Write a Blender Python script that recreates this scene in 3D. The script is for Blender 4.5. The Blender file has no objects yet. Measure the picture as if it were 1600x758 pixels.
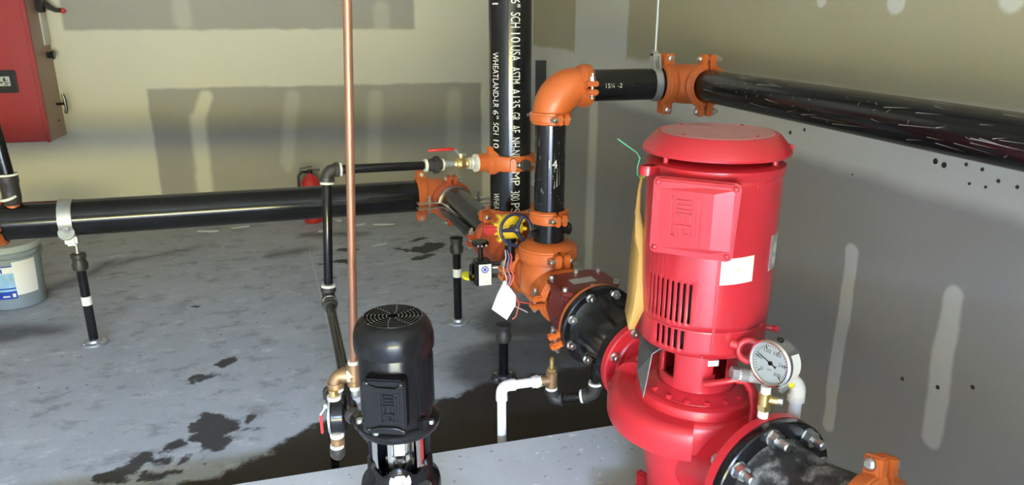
import bpy, bmesh, math, random
from mathutils import Matrix, Vector
R = math.radians
random.seed(7)
S = bpy.context.scene
C = S.collection

# ------------------------------------------------------------------ camera
cam_d = bpy.data.cameras.new('camera')
cam = bpy.data.objects.new('camera', cam_d); C.objects.link(cam)
cam.location = (0, 0, 1.53)
cam.rotation_euler = (R(90 - 17.39), 0, R(-14.2))
cam_d.sensor_width = 36; cam_d.sensor_fit = 'HORIZONTAL'
cam_d.lens = 36 * 1130 / 1600
cam_d.clip_start = .05
S.camera = cam

# ------------------------------------------------------------------ light
S.view_settings.view_transform = 'Standard'
S.view_settings.look = 'None'
S.view_settings.gamma = 1
S.view_settings.exposure = 0.0
W = bpy.data.worlds.new('world'); S.world = W; W.use_nodes = True
bg = W.node_tree.nodes['Background']
bg.inputs[0].default_value = (.55, .68, .9, 1); bg.inputs[1].default_value = .7

def area(name, loc, target, sx, sy, power, col):
    l = bpy.data.lights.new(name, 'AREA'); l.shape = 'RECTANGLE'
    l.size = sx; l.size_y = sy; l.energy = power; l.color = col
    o = bpy.data.objects.new(name, l); C.objects.link(o)
    o.location = loc
    o.rotation_euler = (Vector(target) - Vector(loc)).to_track_quat('-Z', 'Y').to_euler()
    return o
# cool sky above the treeline, seen through the door behind the camera
area('sky_light', (-.6, -8.6, 5.6), (-.6, -4.6, 1.2), 9.0, 6.0, 54000, (.48, .64, 1.0))
# daylight thrown up into the room by the sunlit grass in front of the door
area('ground_bounce', (-.6, -6.4, .03), (-.6, -5.2, 2.0), 7.0, 3.2, 4000, (1.0, .89, .25))

# ------------------------------------------------------------------ materials
class NT:
    def __init__(s, name):
        s.m = bpy.data.materials.new(name); s.m.use_nodes = True
        s.t = s.m.node_tree; s.n = s.t.nodes; s.l = s.t.links
        s.b = s.n['Principled BSDF']
    def new(s, ty, **kw):
        n = s.n.new(ty)
        for k, v in kw.items(): setattr(n, k, v)
        return n
    def put(s, inp, v):
        if isinstance(v, bpy.types.NodeSocket): s.l.new(v, inp)
        elif v is not None:
            if inp.type == 'RGBA' and len(v) == 3: v = (*v, 1)
            inp.default_value = v
    def math(s, op, a, b=None, c=None, clamp=False):
        n = s.new('ShaderNodeMath', operation=op, use_clamp=clamp)
        s.put(n.inputs[0], a)
        if b is not None: s.put(n.inputs[1], b)
        if c is not None: s.put(n.inputs[2], c)
        return n.outputs[0]
    def vec(s, op, a, b=None, scale=None):
        n = s.new('ShaderNodeVectorMath', operation=op)
        s.put(n.inputs[0], a)
        if b is not None: s.put(n.inputs[1], b)
        if scale is not None: s.put(n.inputs['Scale'], scale)
        return n.outputs['Value'] if op in ('DOT_PRODUCT', 'LENGTH') else n.outputs[0]
    def mix(s, fac, a, b):
        n = s.new('ShaderNodeMix', data_type='RGBA')
        s.put(n.inputs[0], fac); s.put(n.inputs[6], a); s.put(n.inputs[7], b)
        return n.outputs[2]
    def noise(s, vec, scale, detail=4, rough=.55, color=False):
        n = s.new('ShaderNodeTexNoise'); s.put(n.inputs['Vector'], vec)
        n.inputs['Scale'].default_value = scale; n.inputs['Detail'].default_value = detail
        n.inputs['Roughness'].default_value = rough
        return n.outputs['Color' if color else 0]
    def step(s, v, a, b):
        n = s.new('ShaderNodeMapRange', interpolation_type='SMOOTHSTEP')
        s.put(n.inputs[0], v); n.inputs[1].default_value = a; n.inputs[2].default_value = b
        return n.outputs[0]
    def bump(s, h, strength, dist=.002):
        n = s.new('ShaderNodeBump'); s.put(n.inputs['Height'], h)
        n.inputs['Strength'].default_value = strength; n.inputs['Distance'].default_value = dist
        s.l.new(n.outputs[0], s.b.inputs['Normal'])
    def capsule(s, P, a, b, r, soft):       # mask 1 inside a capsule
        a = Vector((*a, 0)); b = Vector((*b, 0)); ba = b - a
        if ba.length < 1e-4: ba = Vector((1e-3, 0, 0))
        pa = s.vec('SUBTRACT', P, tuple(a))
        h = s.math('MULTIPLY', s.vec('DOT_PRODUCT', pa, tuple(ba)), 1 / ba.dot(ba), clamp=True)
        q = s.vec('SUBTRACT', pa, s.vec('SCALE', tuple(ba), scale=h))
        return s.step(s.vec('LENGTH', q), r + soft, r - soft)
    def rect(s, P, x0, x1, y0, y1, soft):
        c = ((x0 + x1) / 2, (y0 + y1) / 2, 0); h = ((x1 - x0) / 2, (y1 - y0) / 2, 9)
        q = s.vec('SUBTRACT', s.vec('ABSOLUTE', s.vec('SUBTRACT', P, c)), h)
        sp = s.new('ShaderNodeSeparateXYZ'); s.l.new(q, sp.inputs[0])
        return s.step(s.math('MAXIMUM', sp.outputs[0], sp.outputs[1]), soft, -soft)
    def union(s, masks):
        o = masks[0]
        for m in masks[1:]: o = s.math('MAXIMUM', o, m)
        return o

def mat(name, col, rough=.5, metal=0, var=.0, vscale=30, bump=0, bscale=120, coat=0, spec=.5, dirt=None, dirt_amt=.5, dscale=14, rvar=0):
    k = NT(name); co = k.new('ShaderNodeTexCoord').outputs['Object']
    c = (*col, 1)
    if var or dirt:
        nz = k.noise(co, vscale, 5)
        lo = tuple(x * (1 - var) for x in col); hi = tuple(min(1, x * (1 + var)) for x in col)
        c = k.mix(nz, lo, hi)
        if dirt:
            d = k.step(k.noise(co, dscale, 7, .65), .62 - .2 * dirt_amt, .78 - .1 * dirt_amt)
            c = k.mix(k.math('MULTIPLY', d, dirt_amt), c, dirt)
    k.put(k.b.inputs['Base Color'], c)
    if rvar:
        k.put(k.b.inputs['Roughness'], k.math('ADD', k.math('MULTIPLY', k.noise(co, vscale * .7, 5), rvar), rough - rvar / 2))
    else: k.b.inputs['Roughness'].default_value = rough
    k.b.inputs['Metallic'].default_value = metal
    k.b.inputs['Coat Weight'].default_value = coat
    k.b.inputs['Coat Roughness'].default_value = .15
    k.b.inputs['Specular IOR Level'].default_value = spec
    if bump: k.bump(k.noise(co, bscale, 3), bump, .002)
    return k.m

M = dict(
    orange=mat('orange_enamel', (.58, .130, .026), .36, var=.10, vscale=22, bump=.12, bscale=70, dirt=(.30, .07, .02), dirt_amt=.25),
    orange_dull=mat('orange_red_enamel', (.47, .075, .018), .42, var=.12, vscale=22, bump=.12, bscale=70),
    red=mat('pump_red_paint', (.53, .022, .034), .30, var=.06, vscale=12, bump=.06, bscale=30, coat=.35),
    red_cast=mat('red_painted_casting', (.56, .020, .030), .38, var=.10, vscale=20, bump=.22, bscale=90, coat=.15, dirt=(.25, .05, .05), dirt_amt=.15),
    red_dusty=mat('dusty_red_cap', (.50, .21, .20), .65, var=.25, vscale=16, dirt=(.10, .02, .02), dirt_amt=.6, dscale=8),
    red_cab=mat('cabinet_red', (.30, .009, .011), .33, var=.05, bump=.10, bscale=220),
    maroon=mat('oxide_red_casting', (.15, .016, .011), .36, var=.2, vscale=18, bump=.2, bscale=60, coat=.15),
    red_plastic=mat('red_plastic', (.5, .02, .02), .4),
    pipe=mat('black_steel_pipe', (.008, .008, .009), .17, spec=.42, var=.3, vscale=18, bump=.03, bscale=60, rvar=.08, dirt=(.05, .05, .05), dirt_amt=.2, dscale=25),
    black=mat('black_enamel', (.009, .009, .010), .22, var=.2, vscale=30, bump=.05, bscale=60, spec=.4),
    black_rough=mat('black_cast_iron', (.022, .022, .024), .5, var=.3, vscale=25, bump=.35, bscale=55, dirt=(.20, .19, .19), dirt_amt=.35, dscale=16),
    fitting=mat('black_malleable_iron', (.035, .031, .029), .48, var=.3, bump=.2, bscale=90),
    scuffed=mat('scuffed_black_casting', (.018, .018, .019), .42, var=.3, vscale=25, bump=.4, bscale=60, dirt=(.34, .33, .32), dirt_amt=.8, dscale=22),
    zinc=mat('zinc_plated_steel', (.68, .69, .70), .28, metal=1, var=.15, vscale=60),
    galv=mat('galvanised_steel', (.52, .54, .55), .42, metal=.85, var=.25, vscale=40, bump=.1),
    steel=mat('polished_stainless', (.72, .71, .68), .20, metal=1, var=.08),
    copper=mat('copper_tube', (.34, .165, .105), .45, metal=.65, var=.22, vscale=14, dirt=(.25, .10, .06), dirt_amt=.3, dscale=10),
    bronze=mat('aged_bronze', (.38, .24, .13), .42, metal=.75, var=.25, vscale=40, bump=.1),
    brass=mat('bright_brass', (.70, .52, .22), .30, metal=.9, var=.12),
    ptfe=mat('white_thread_tape', (.80, .78, .74), .75, var=.08, vscale=80, bump=.2),
    pvc=mat('white_pvc', (.83, .82, .80), .34, var=.04),
    white=mat('white_paper', (.86, .86, .85), .7),
    label=mat('white_label', (.86, .85, .82), .5),
    plate=mat('grey_rating_plate', (.50, .50, .50), .35, metal=.5, var=.1),
    blue_wheel=mat('navy_handwheel', (.014, .018, .060), .35, coat=.2),
    yellow=mat('yellow_gear_box', (.80, .55, .02), .42, var=.08, bump=.1),
    yellow_tag=mat('yellow_plastic', (.80, .72, .03), .4),
    manila=mat('manila_paper', (.50, .29, .080), .65, var=.10, vscale=16, bump=.1, bscale=25),
    twine=mat('green_twine', (.10, .48, .26), .6),
    bucket=mat('grey_plastic_pail', (.28, .33, .35), .45, var=.06),
    lid=mat('pale_plastic_lid', (.42, .46, .44), .5, var=.06),
    blue=mat('blue_print', (.015, .06, .42), .4, var=.1),
    pale_blue=mat('pale_blue_print', (.30, .52, .72), .4, var=.35, vscale=24),
    print_w=mat('white_stencil_ink', (.72, .72, .69), .6, var=.2, vscale=90),
    tan_side=mat('tan_cabinet_side', (.34, .225, .165), .5, var=.08),
    paint=mat('black_motor_paint', (.009, .009, .010), .23, var=.25, vscale=24, bump=.06, bscale=50, dirt=(.04, .04, .04), dirt_amt=.15, dscale=30, spec=.28),
    scuff=mat('pale_scuffs', (.34, .33, .31), .6, var=.4, vscale=60),
    chalk=mat('yellow_chalk', (.62, .60, .42), .8),
    ink=mat('black_ink', (.01, .01, .01), .5),
    grey_ink=mat('grey_print', (.20, .20, .21), .5),
    dial=mat('gauge_dial', (.80, .81, .81), .45),
    glass_dark=mat('display_black', (.012, .012, .013), .15),
    screen=mat('display_grey', (.45, .46, .42), .3, var=.2, vscale=160),
    wire_red=mat('red_wire', (.62, .07, .05), .45),
    wire_violet=mat('violet_wire', (.22, .16, .42), .45),
    wire_grey=mat('grey_wire', (.40, .38, .36), .5),
    scrap=mat('plaster_scrap', (.62, .61, .57), .8, var=.15),
    dark_sheet=mat('dark_sheet_metal', (.06, .055, .055), .4, metal=.4, var=.3),
    dark=mat('dark_recess', (.020, .006, .006), .8),
    paste=mat('pipe_dope', (.72, .70, .66), .6, var=.2),
)
k = NT('clear_gauge_glass')
tr = k.new('ShaderNodeBsdfTransparent'); gl = k.new('ShaderNodeBsdfGlossy'); gl.inputs['Roughness'].default_value = .04
fz = k.new('ShaderNodeFresnel'); fz.inputs['IOR'].default_value = 1.35; mx = k.new('ShaderNodeMixShader')
k.l.new(fz.outputs[0], mx.inputs[0]); k.l.new(tr.outputs[0], mx.inputs[1]); k.l.new(gl.outputs[0], mx.inputs[2])
k.l.new(mx.outputs[0], k.n['Material Output'].inputs[0])
M['glass'] = k.m

MUD = (.62, .60, .51); RAW = (.275, .258, .222)

def wall_mat(name, axis, raw, mud, faint, tint=None):
    """raw / mud: lists of rectangles and capsules in (horizontal, height) metres on the wall."""
    k = NT(name); g = k.new('ShaderNodeNewGeometry').outputs['Position']
    sp = k.new('ShaderNodeSeparateXYZ'); k.l.new(g, sp.inputs[0])
    cb = k.new('ShaderNodeCombineXYZ')
    k.l.new(sp.outputs['X' if axis == 'x' else 'Y'], cb.inputs[0]); k.l.new(sp.outputs['Z'], cb.inputs[1])
    P0 = cb.outputs[0]
    w = k.vec('SCALE', k.vec('SUBTRACT', k.noise(P0, 5, 4, color=True), (.5, .5, .5)), scale=.036)
    P = k.vec('MULTIPLY', k.vec('ADD', P0, w), (1, 1, 0))
    rawm = k.union([k.rect(P, *r[:4], r[4] if len(r) > 4 else .012) for r in raw])
    mudm = k.union([k.capsule(P, *c) for c in mud])
    fm = k.union([k.capsule(P, *c) for c in faint]) if faint else None
    m = k.math('MULTIPLY', rawm, k.math('SUBTRACT', 1, k.math('MULTIPLY', mudm, .95)))
    if fm: m = k.math('MULTIPLY', m, k.math('SUBTRACT', 1, k.math('MULTIPLY', fm, .32)))
    # right wall: warm light painted into the upper raw boards, cool into the lower
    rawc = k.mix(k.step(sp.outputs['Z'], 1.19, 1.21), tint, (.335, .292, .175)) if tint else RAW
    base = k.mix(m, (.58, .57, .53) if tint else MUD, rawc)
    cloud = k.noise(P0, 2.2, 6, .6)
    base = k.mix(k.math('MULTIPLY', cloud, .28), base, (.46, .44, .36))
    grain = k.noise(P0, 160, 2)
    base = k.mix(k.math('MULTIPLY', grain, .10), base, (.62, .61, .57))
    k.put(k.b.inputs['Base Color'], base)
    k.b.inputs['Roughness'].default_value = .78
    k.b.inputs['Specular IOR Level'].default_value = .3
    k.bump(k.math('ADD', k.math('MULTIPLY', grain, .4), k.math('MULTIPLY', m, -1.0)), .25, .003)
    return k.m

M['wall_back'] = wall_mat('drywall_back', 'x',
    raw=[(-1.72, .70, 1.435, 2.7, .015), (-1.255, 1.21, -.2, 1.025, .014)],
    mud=[((-.86, .96), (-.935, .80), .045, .02), ((-.935, .80), (-.95, .2), .055, .025)],
    faint=[((-.25, .95), (-.33, .45), .05, .03), ((.37, .93), (.33, .40), .055, .03), ((.99, .92), (.965, .30), .055, .03), ((-.30, .50), (-.33, .40), .03, .02),
           ((.45, 1.47), (.45, 1.58), .06, .03), ((-.95, 1.5), (-.95, 1.6), .06, .03)])
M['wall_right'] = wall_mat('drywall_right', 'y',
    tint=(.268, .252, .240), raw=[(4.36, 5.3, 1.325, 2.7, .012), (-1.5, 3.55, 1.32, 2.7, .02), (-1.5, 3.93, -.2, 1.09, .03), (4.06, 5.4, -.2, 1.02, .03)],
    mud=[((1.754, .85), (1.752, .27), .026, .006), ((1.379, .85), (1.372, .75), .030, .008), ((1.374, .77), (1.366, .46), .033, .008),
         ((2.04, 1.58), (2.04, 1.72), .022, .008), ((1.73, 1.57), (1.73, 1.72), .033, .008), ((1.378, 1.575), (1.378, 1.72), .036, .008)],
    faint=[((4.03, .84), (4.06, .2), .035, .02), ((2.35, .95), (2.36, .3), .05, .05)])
k = NT('plain_drywall'); co = k.new('ShaderNodeTexCoord').outputs['Object']
k.put(k.b.inputs['Base Color'], k.mix(k.noise(co, 1.5, 5), (.26, .25, .19), (.40, .38, .30)))
k.b.inputs['Roughness'].default_value = .85
M['wall_plain'] = k.m

k = NT('drywall_left'); co = k.new('ShaderNodeTexCoord').outputs['Object']
k.put(k.b.inputs['Base Color'], k.mix(k.noise(co, 1.2, 5), (.46, .44, .36), (.64, .62, .53)))
k.b.inputs['Roughness'].default_value = .8
M['wall_left'] = k.m

# concrete floor with its stains and the wet strip beside the pad
k = NT('concrete_floor'); P0 = k.new('ShaderNodeNewGeometry').outputs['Position']
w1 = k.vec('SCALE', k.vec('SUBTRACT', k.noise(P0, 11, 7, .68, color=True), (.5, .5, .5)), scale=.17)
w2 = k.vec('SCALE', k.vec('SUBTRACT', k.noise(P0, 3, 4, .6, color=True), (.5, .5, .5)), scale=.25)
P1 = k.vec('MULTIPLY', k.vec('ADD', P0, w1), (1, 1, 0)); P2 = k.vec('MULTIPLY', k.vec('ADD', P0, w2), (1, 1, 0))
base = k.mix(k.noise(P0, 1.3, 6, .6), (.34, .352, .375), (.56, .575, .60))
base = k.mix(k.math('MULTIPLY', k.step(k.noise(P0, 7, 7, .7), .45, .75), .45), base, (.60, .60, .60))
base = k.mix(k.math('MULTIPLY', k.noise(P0, 90, 3), .22), base, (.11, .11, .112))
base = k.mix(k.math('MULTIPLY', k.step(k.noise(P0, 26, 3, .5), .70, .74), .75), base, (.05, .048, .046))
base = k.mix(k.math('MULTIPLY', k.step(k.noise(k.vec('MULTIPLY', P0, (2.4, 3.4, 1)), 2.6, 8, .72), .50, .66), .62), base, (.19, .185, .185))
base = k.mix(k.math('MULTIPLY', k.step(k.noise(k.vec('MULTIPLY', k.vec('ADD', P0, (3, 1, 0)), (2.2, 3.4, 1)), 3.4, 8, .75), .54, .68), .55), base, (.70, .70, .69))
base = k.mix(k.math('MULTIPLY', k.step(k.noise(k.vec('ADD', P0, (7, 3, 0)), 34, 2, .5), .75, .78), .8), base, (.58, .58, .56))
spots = [((-.565, 3.25), (-.515, 3.28), .042), ((-.66, 3.12), (-.60, 3.13), .025), ((-.545, 2.74), (-.50, 2.66), .066), ((-.53, 2.62), (-.50, 2.57), .060),
         ((-.66, 2.585), (-.63, 2.61), .030), ((-.80, 2.46), (-.735, 2.52), .045), ((-.675, 2.50), (-.66, 2.51), .022), ((-.60, 2.485), (-.59, 2.49), .022),
         ((-.40, 2.70), (-.385, 2.73), .018), ((-.39, 2.63), (-.38, 2.64), .014), ((-.85, 2.44), (-.80, 2.42), .03), ((.56, 4.72), (.66, 4.80), .075), ((.50, 4.55), (.60, 4.60), .035),
         ((-.72, 2.42), (-.60, 2.40), .02), ((-.08, 4.30), (-.06, 4.31), .03), ((.02, 4.86), (.10, 4.84), .03), ((-.02, 4.62), (.06, 4.60), .035), ((-.12, 4.58), (-.10, 4.58), .02), ((.52, 4.95), (.60, 5.0), .03), ((.42, 4.78), (.46, 4.72), .03), ((-.80, 4.02), (-.77, 4.02), .022)]
sm = k.union([k.capsule(P1, a, b, r, .010) for a, b, r in spots])
base = k.mix(k.math('MULTIPLY', sm, .93), base, (.030, .026, .023))
smudge = k.union([k.capsule(P2, a, b, r, .09) for a, b, r in [((-1.75, 3.86), (-1.45, 3.86), .09), ((-1.75, 4.30), (-1.45, 4.92), .055), ((-1.5, 4.85), (-1.0, 5.15), .03), ((-.42, 4.85), (-.22, 4.95), .05), ((-.2, 5.3), (.2, 5.2), .05), ((.9, 3.4), (1.4, 3.3), .25), ((.75, 2.9), (1.4, 3.0), .3)]])
base = k.mix(k.math('MULTIPLY', smudge, .78), base, (.045, .042, .045))
joint = k.capsule(k.vec('MULTIPLY', P0, (1, 1, 0)), (-.19, 4.92), (-.020, 2.9), .0035, .002)
base = k.mix(k.math('MULTIPLY', joint, .55), base, (.62, .62, .61))
wet = k.union([k.capsule(P1, a, b, r, .02) for a, b, r in [((-.75, 2.03), (-.25, 2.08), .29), ((-.2, 2.1), (.1, 2.2), .36), ((.05, 2.3), (.4, 2.3), .37), ((.4, 2.3), (.7, 2.35), .38), ((.7, 2.4), (1.4, 2.45), .38)]])
base = k.mix(wet, base, k.mix(k.noise(P0, 5, 4), (.018, .014, .010), (.034, .027, .021)))
k.put(k.b.inputs['Base Color'], base)
k.put(k.b.inputs['Roughness'], k.math('SUBTRACT', .62, k.math('MULTIPLY', wet, .08)))
k.b.inputs['Specular IOR Level'].default_value = .35
k.bump(k.noise(P0, 60, 5, .65), .35, .004)
M['floor'] = k.m
k = NT('concrete_pad'); P0 = k.new('ShaderNodeNewGeometry').outputs['Position']
base = k.mix(k.noise(P0, 3, 6, .65), (.44, .44, .44), (.70, .70, .69))
base = k.mix(k.math('MULTIPLY', k.step(k.noise(P0, 34, 3, .5), .66, .71), .6), base, (.12, .12, .12))
base = k.mix(k.math('MULTIPLY', k.step(k.noise(k.vec('ADD', P0, (4, 9, 0)), 26, 2, .5), .68, .73), .7), base, (.85, .85, .83))
k.put(k.b.inputs['Base Color'], base); k.b.inputs['Roughness'].default_value = .65
k.bump(k.noise(P0, 50, 5, .65), .25, .003)
M['pad'] = k.m

# ------------------------------------------------------------------ mesh helpers
Z = Vector((0, 0, 1))
def V(*a): return Vector(a)
def fr(o, z=(0, 0, 1), x=None):
    """frame with origin o, local Z along z and local X as close as possible to x"""
    z = Vector(z).normalized()
    x = Vector(x) if x is not None else (V(1, 0, 0) if abs(z.x) < .9 else V(0, 1, 0))
    y = z.cross(x).normalized(); x = y.cross(z)
    m = Matrix((x, y, z)).transposed().to_4x4(); m.translation = Vector(o)
    return m
def T(x, y, z): return Matrix.Translation((x, y, z))
def RX(a): return Matrix.Rotation(R(a), 4, 'X')
def RY(a): return Matrix.Rotation(R(a), 4, 'Y')
def RZ(a): return Matrix.Rotation(R(a), 4, 'Z')

class MB:
    def __init__(s): s.v = []; s.f = []
    def add(s, vs, fs, m=None):
        n = len(s.v)
        s.v += [(m @ Vector(p)) if m is not None else Vector(p) for p in vs]
        s.f += [tuple(i + n for i in f) for f in fs]
        return s
    def lathe(s, prof, seg=32, m=None, a0=0, a1=360, caps=True):
        """revolve (r, z) points about Z; a partial sweep closes the profile into a solid"""
        full = abs(a1 - a0) >= 359.99
        n = seg if full else seg + 1
        vs = []; fs = []
        for i in range(n):
            a = R(a0 + (a1 - a0) * i / seg)
            vs += [(r * math.cos(a), r * math.sin(a), z) for r, z in prof]
        p = len(prof)
        for i in range(seg):
            j = (i + 1) % n
            for q in range(p - 1): fs.append((i * p + q, j * p + q, j * p + q + 1, i * p + q + 1))
            if not full: fs.append((i * p + p - 1, j * p + p - 1, j * p, i * p))
        if full and caps:
            if prof[0][0] > 1e-6: fs.append(tuple(i * p for i in range(n))[::-1])
            if prof[-1][0] > 1e-6: fs.append(tuple(i * p + p - 1 for i in range(n)))
        if not full:
            fs.append(tuple(range(p))[::-1]); fs.append(tuple((n - 1) * p + q for q in range(p)))
        return s.add(vs, fs, m)
    def cyl(s, r, z0, z1, m=None, seg=24, ch=0):
        if ch: return s.lathe([(r - ch, z0), (r, z0 + ch), (r, z1 - ch), (r - ch, z1)], seg, m)
        return s.lathe([(r, z0), (r, z1)], seg, m)
    def ring(s, r0, r1, z0, z1, m=None, seg=32):
        return s.lathe([(r0, z0), (r1, z0), (r1, z1), (r0, z1), (r0, z0)], seg, m, caps=False)
    def sphere(s, r, m=None, seg=16, sz=1):
        return s.lathe([(r * math.sin(math.pi * i / 8) + 1e-7, -r * sz * math.cos(math.pi * i / 8)) for i in range(9)], seg, m)
    def box(s, x0, x1, y0, y1, z0, z1, m=None):
        vs = [(x, y, z) for z in (z0, z1) for y in (y0, y1) for x in (x0, x1)]
        return s.add(vs, [(0, 2, 3, 1), (4, 5, 7, 6), (0, 1, 5, 4), (2, 6, 7, 3), (0, 4, 6, 2), (1, 3, 7, 5)], m)
    def prism(s, poly, z0, z1, m=None):
        n = len(poly)
        vs = [(x, y, z0) for x, y in poly] + [(x, y, z1) for x, y in poly]
        fs = [tuple(range(n))[::-1], tuple(range(n, 2 * n))] + [(i, (i + 1) % n, n + (i + 1) % n, n + i) for i in range(n)]
        return s.add(vs, fs, m)
    def hexn(s, r, z0, z1, m=None): return s.prism([(r * math.cos(R(60 * i)), r * math.sin(R(60 * i))) for i in range(6)], z0, z1, m)
    def tube(s, pts, r, seg=12, caps=True, m=None):
        pts = [Vector(p) for p in pts]; n = len(pts)
        rs = r if isinstance(r, (list, tuple)) else [r] * n
        vs = []; fs = []; u = None
        for i in range(n):
            t = (pts[min(i + 1, n - 1)] - pts[max(i - 1, 0)]).normalized()
            if u is None: u = t.orthogonal().normalized()
            else: u = (u - t * u.dot(t)).normalized()
            w = t.cross(u)
            vs += [pts[i] + (u * math.cos(2 * math.pi * j / seg) + w * math.sin(2 * math.pi * j / seg)) * rs[i] for j in range(seg)]
        for i in range(n - 1):
            for j in range(seg):
                q = (j + 1) % seg
                fs.append((i * seg + j, i * seg + q, (i + 1) * seg + q, (i + 1) * seg + j))
        if caps: fs += [tuple(range(seg))[::-1], tuple((n - 1) * seg + j for j in range(seg))]
        return s.add(vs, fs, m)
    def mesh(s, name, smooth=35, bevel=0, bseg=2):
        me = bpy.data.meshes.new(name)
        me.from_pydata([tuple(p) for p in s.v], [], s.f)
        bm = bmesh.new(); bm.from_mesh(me)
        bmesh.ops.recalc_face_normals(bm, faces=bm.faces)
        if bevel:
            es = [e for e in bm.edges if len(e.link_faces) == 2 and e.calc_face_angle(0) > R(32)]
            bmesh.ops.bevel(bm, geom=es, offset=bevel, segments=bseg, affect='EDGES', clamp_overlap=True)
        bm.to_mesh(me); bm.free()
        if smooth:
            me.shade_smooth()
            me.set_sharp_from_angle(angle=R(smooth))
        return me

def tag(o, label=None, cat=None, group=None, kind=None):
    if label: o['label'] = label
    if cat: o['category'] = cat
    if group: o['group'] = group
    if kind: o['kind'] = kind
    return o
def obj(name, mb, m, parent=None, M_=None, smooth=35, bevel=0, label=None, cat=None, group=None, kind=None):
    me = mb.mesh(name, smooth, bevel) if isinstance(mb, MB) else mb
    if m and not me.materials: me.materials.append(M[m])
    o = bpy.data.objects.new(name, me); C.objects.link(o)
    if parent: o.parent = parent
    if M_ is not None: o.matrix_local = M_
    return tag(o, label, cat, group, kind)
def thing(name, label, cat, M_=None, group=None):
    o = bpy.data.objects.new(name, None); C.objects.link(o); o.empty_display_size = .05
    if M_ is not None: o.matrix_local = M_
    return tag(o, label, cat, group)
_cache = {}
def bolt_mesh(kind):
    """stud along +Z, seated at z = 0"""
    if kind in _cache: return _cache[kind]
    b = MB()
    if kind == 'flange':      # heavy stud bolt, hex nut and washer
        b.cyl(.017, 0, .003, seg=16); b.hexn(.0155, .003, .019); b.cyl(.0088, .019, .042, seg=12, ch=.002)
    elif kind == 'flange_head':
        b.cyl(.016, 0, .003, seg=16); b.hexn(.0145, .003, .014); b.sphere(.008, T(0, 0, .014), 10, .4)
    elif kind == 'small':
        b.cyl(.0085, 0, .002, seg=12); b.hexn(.0075, .002, .009)
    elif kind == 'screw':
        b.sphere(.0048, None, 10, .6)
    _cache[kind] = b.mesh('bolt_' + kind, 35)
    return _cache[kind]
def bolts(parent, kind, ms, m='zinc', name='bolt'):
    me = bolt_mesh(kind)
    if m != 'zinc':
        key = kind + m
        if key not in _cache:
            c = me.copy(); c.materials.clear(); c.materials.append(M[m]); _cache[key] = c
        me = _cache[key]
    for q in ms: obj(name, me, m, parent, q)
def circle_ms(rb, n, z, start=0, flip=False):
    return [RZ(start + 360 / n * i) @ T(rb, 0, z) @ (RX(180) if flip else Matrix()) for i in range(n)]

def text_mesh(txt, size, lo=(0, 0), hi=(1, 1), wrap=None, cuts=6, depth=.0008, align=None):
    """flat text scaled to the rectangle lo..hi; wrap maps (x, y) to a point"""
    cu = bpy.data.curves.new('txt', 'FONT'); cu.body = txt; cu.size = 1; cu.resolution_u = 3
    o = bpy.data.objects.new('txt', cu); C.objects.link(o)
    dg = bpy.context.evaluated_depsgraph_get()
    me = bpy.data.meshes.new_from_object(o.evaluated_get(dg))
    bpy.data.objects.remove(o); bpy.data.curves.remove(cu)
    bm = bmesh.new(); bm.from_mesh(me)
    xs = [v.co.x for v in bm.verts]; ys = [v.co.y for v in bm.verts]
    x0, x1, y0, y1 = min(xs), max(xs), min(ys), max(ys)
    for v in bm.verts:
        v.co.x = lo[0] + (v.co.x - x0) / max(1e-6, x1 - x0) * (hi[0] - lo[0])
        v.co.y = lo[1] + (v.co.y - y0) / max(1e-6, y1 - y0) * (hi[1] - lo[1])
        v.co.z = 0
    if wrap:
        for i in range(1, cuts):
            yy = lo[1] + (hi[1] - lo[1]) * i / cuts
            bmesh.ops.bisect_plane(bm, geom=bm.verts[:] + bm.edges[:] + bm.faces[:], plane_co=(0, yy, 0), plane_no=(0, 1, 0))
        for v in bm.verts: v.co = Vector(wrap(v.co.x, v.co.y))
    bm.to_mesh(me); bm.free()
    return me

def pipe(name, label, A, B, r, m='pipe', cat='pipe', group=None, seg=40):
    A = Vector(A); B = Vector(B); L = (B - A).length
    return obj(name, MB().lathe([(r * .93, 0), (r, .004), (r, L - .004), (r * .93, L)], seg), m, None, fr(A, B - A), label=label, cat=cat, group=group)

def coupling(label, pos, axis, ear, Rp, w=.052, m='orange', lug=1.0, group=None, ang=0):
    """grooved pipe coupling: two half housings, two bolts through their ears"""
    t = thing('pipe_coupling', label, 'coupling', fr(pos, axis, ear), group)
    ro = Rp + .022 * lug; ri = Rp - .001; h = w / 2
    prof = [(ri, -h), (ro - .010, -h), (ro, -h + .009), (ro, h - .009), (ro - .010, h), (ri, h)]
    for s in (0, 180):
        b = MB().lathe(prof, 24, RZ(s), 3, 177)
        sg = 1 if s == 0 else -1
        for e in (1, -1):
            x0, x1 = sorted((e * (Rp + .004), e * (Rp + .052 * lug)))
            y0, y1 = sorted((sg * .005, sg * .027 * lug))
            b.box(x0, x1, y0, y1, -h * .80, h * .80)
        obj('housing', b, m, t, bevel=.0045)
    for e in (1, -1):
        b = MB(); L = .040 * lug
        b.cyl(.0062 * lug, -L - .014, L, seg=12); b.sphere(.0125 * lug, T(0, 0, L - .010), 14, .62)
        b.hexn(.0125 * lug, -L - .002, -L + .013)
        obj('bolt', b, 'zinc', t, T(e * (Rp + .036 * lug), 0, 0) @ RX(-90))
    return t

def arc(c, a, b, r, n=12):
    """points on a quarter bend: centre of the bend c, from c+a*r to c+b*r"""
    a = Vector(a); b = Vector(b); c = Vector(c)
    return [c + a * r * math.cos(math.pi / 2 * i / n) + b * r * math.sin(math.pi / 2 * i / n) for i in range(n + 1)]

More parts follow.
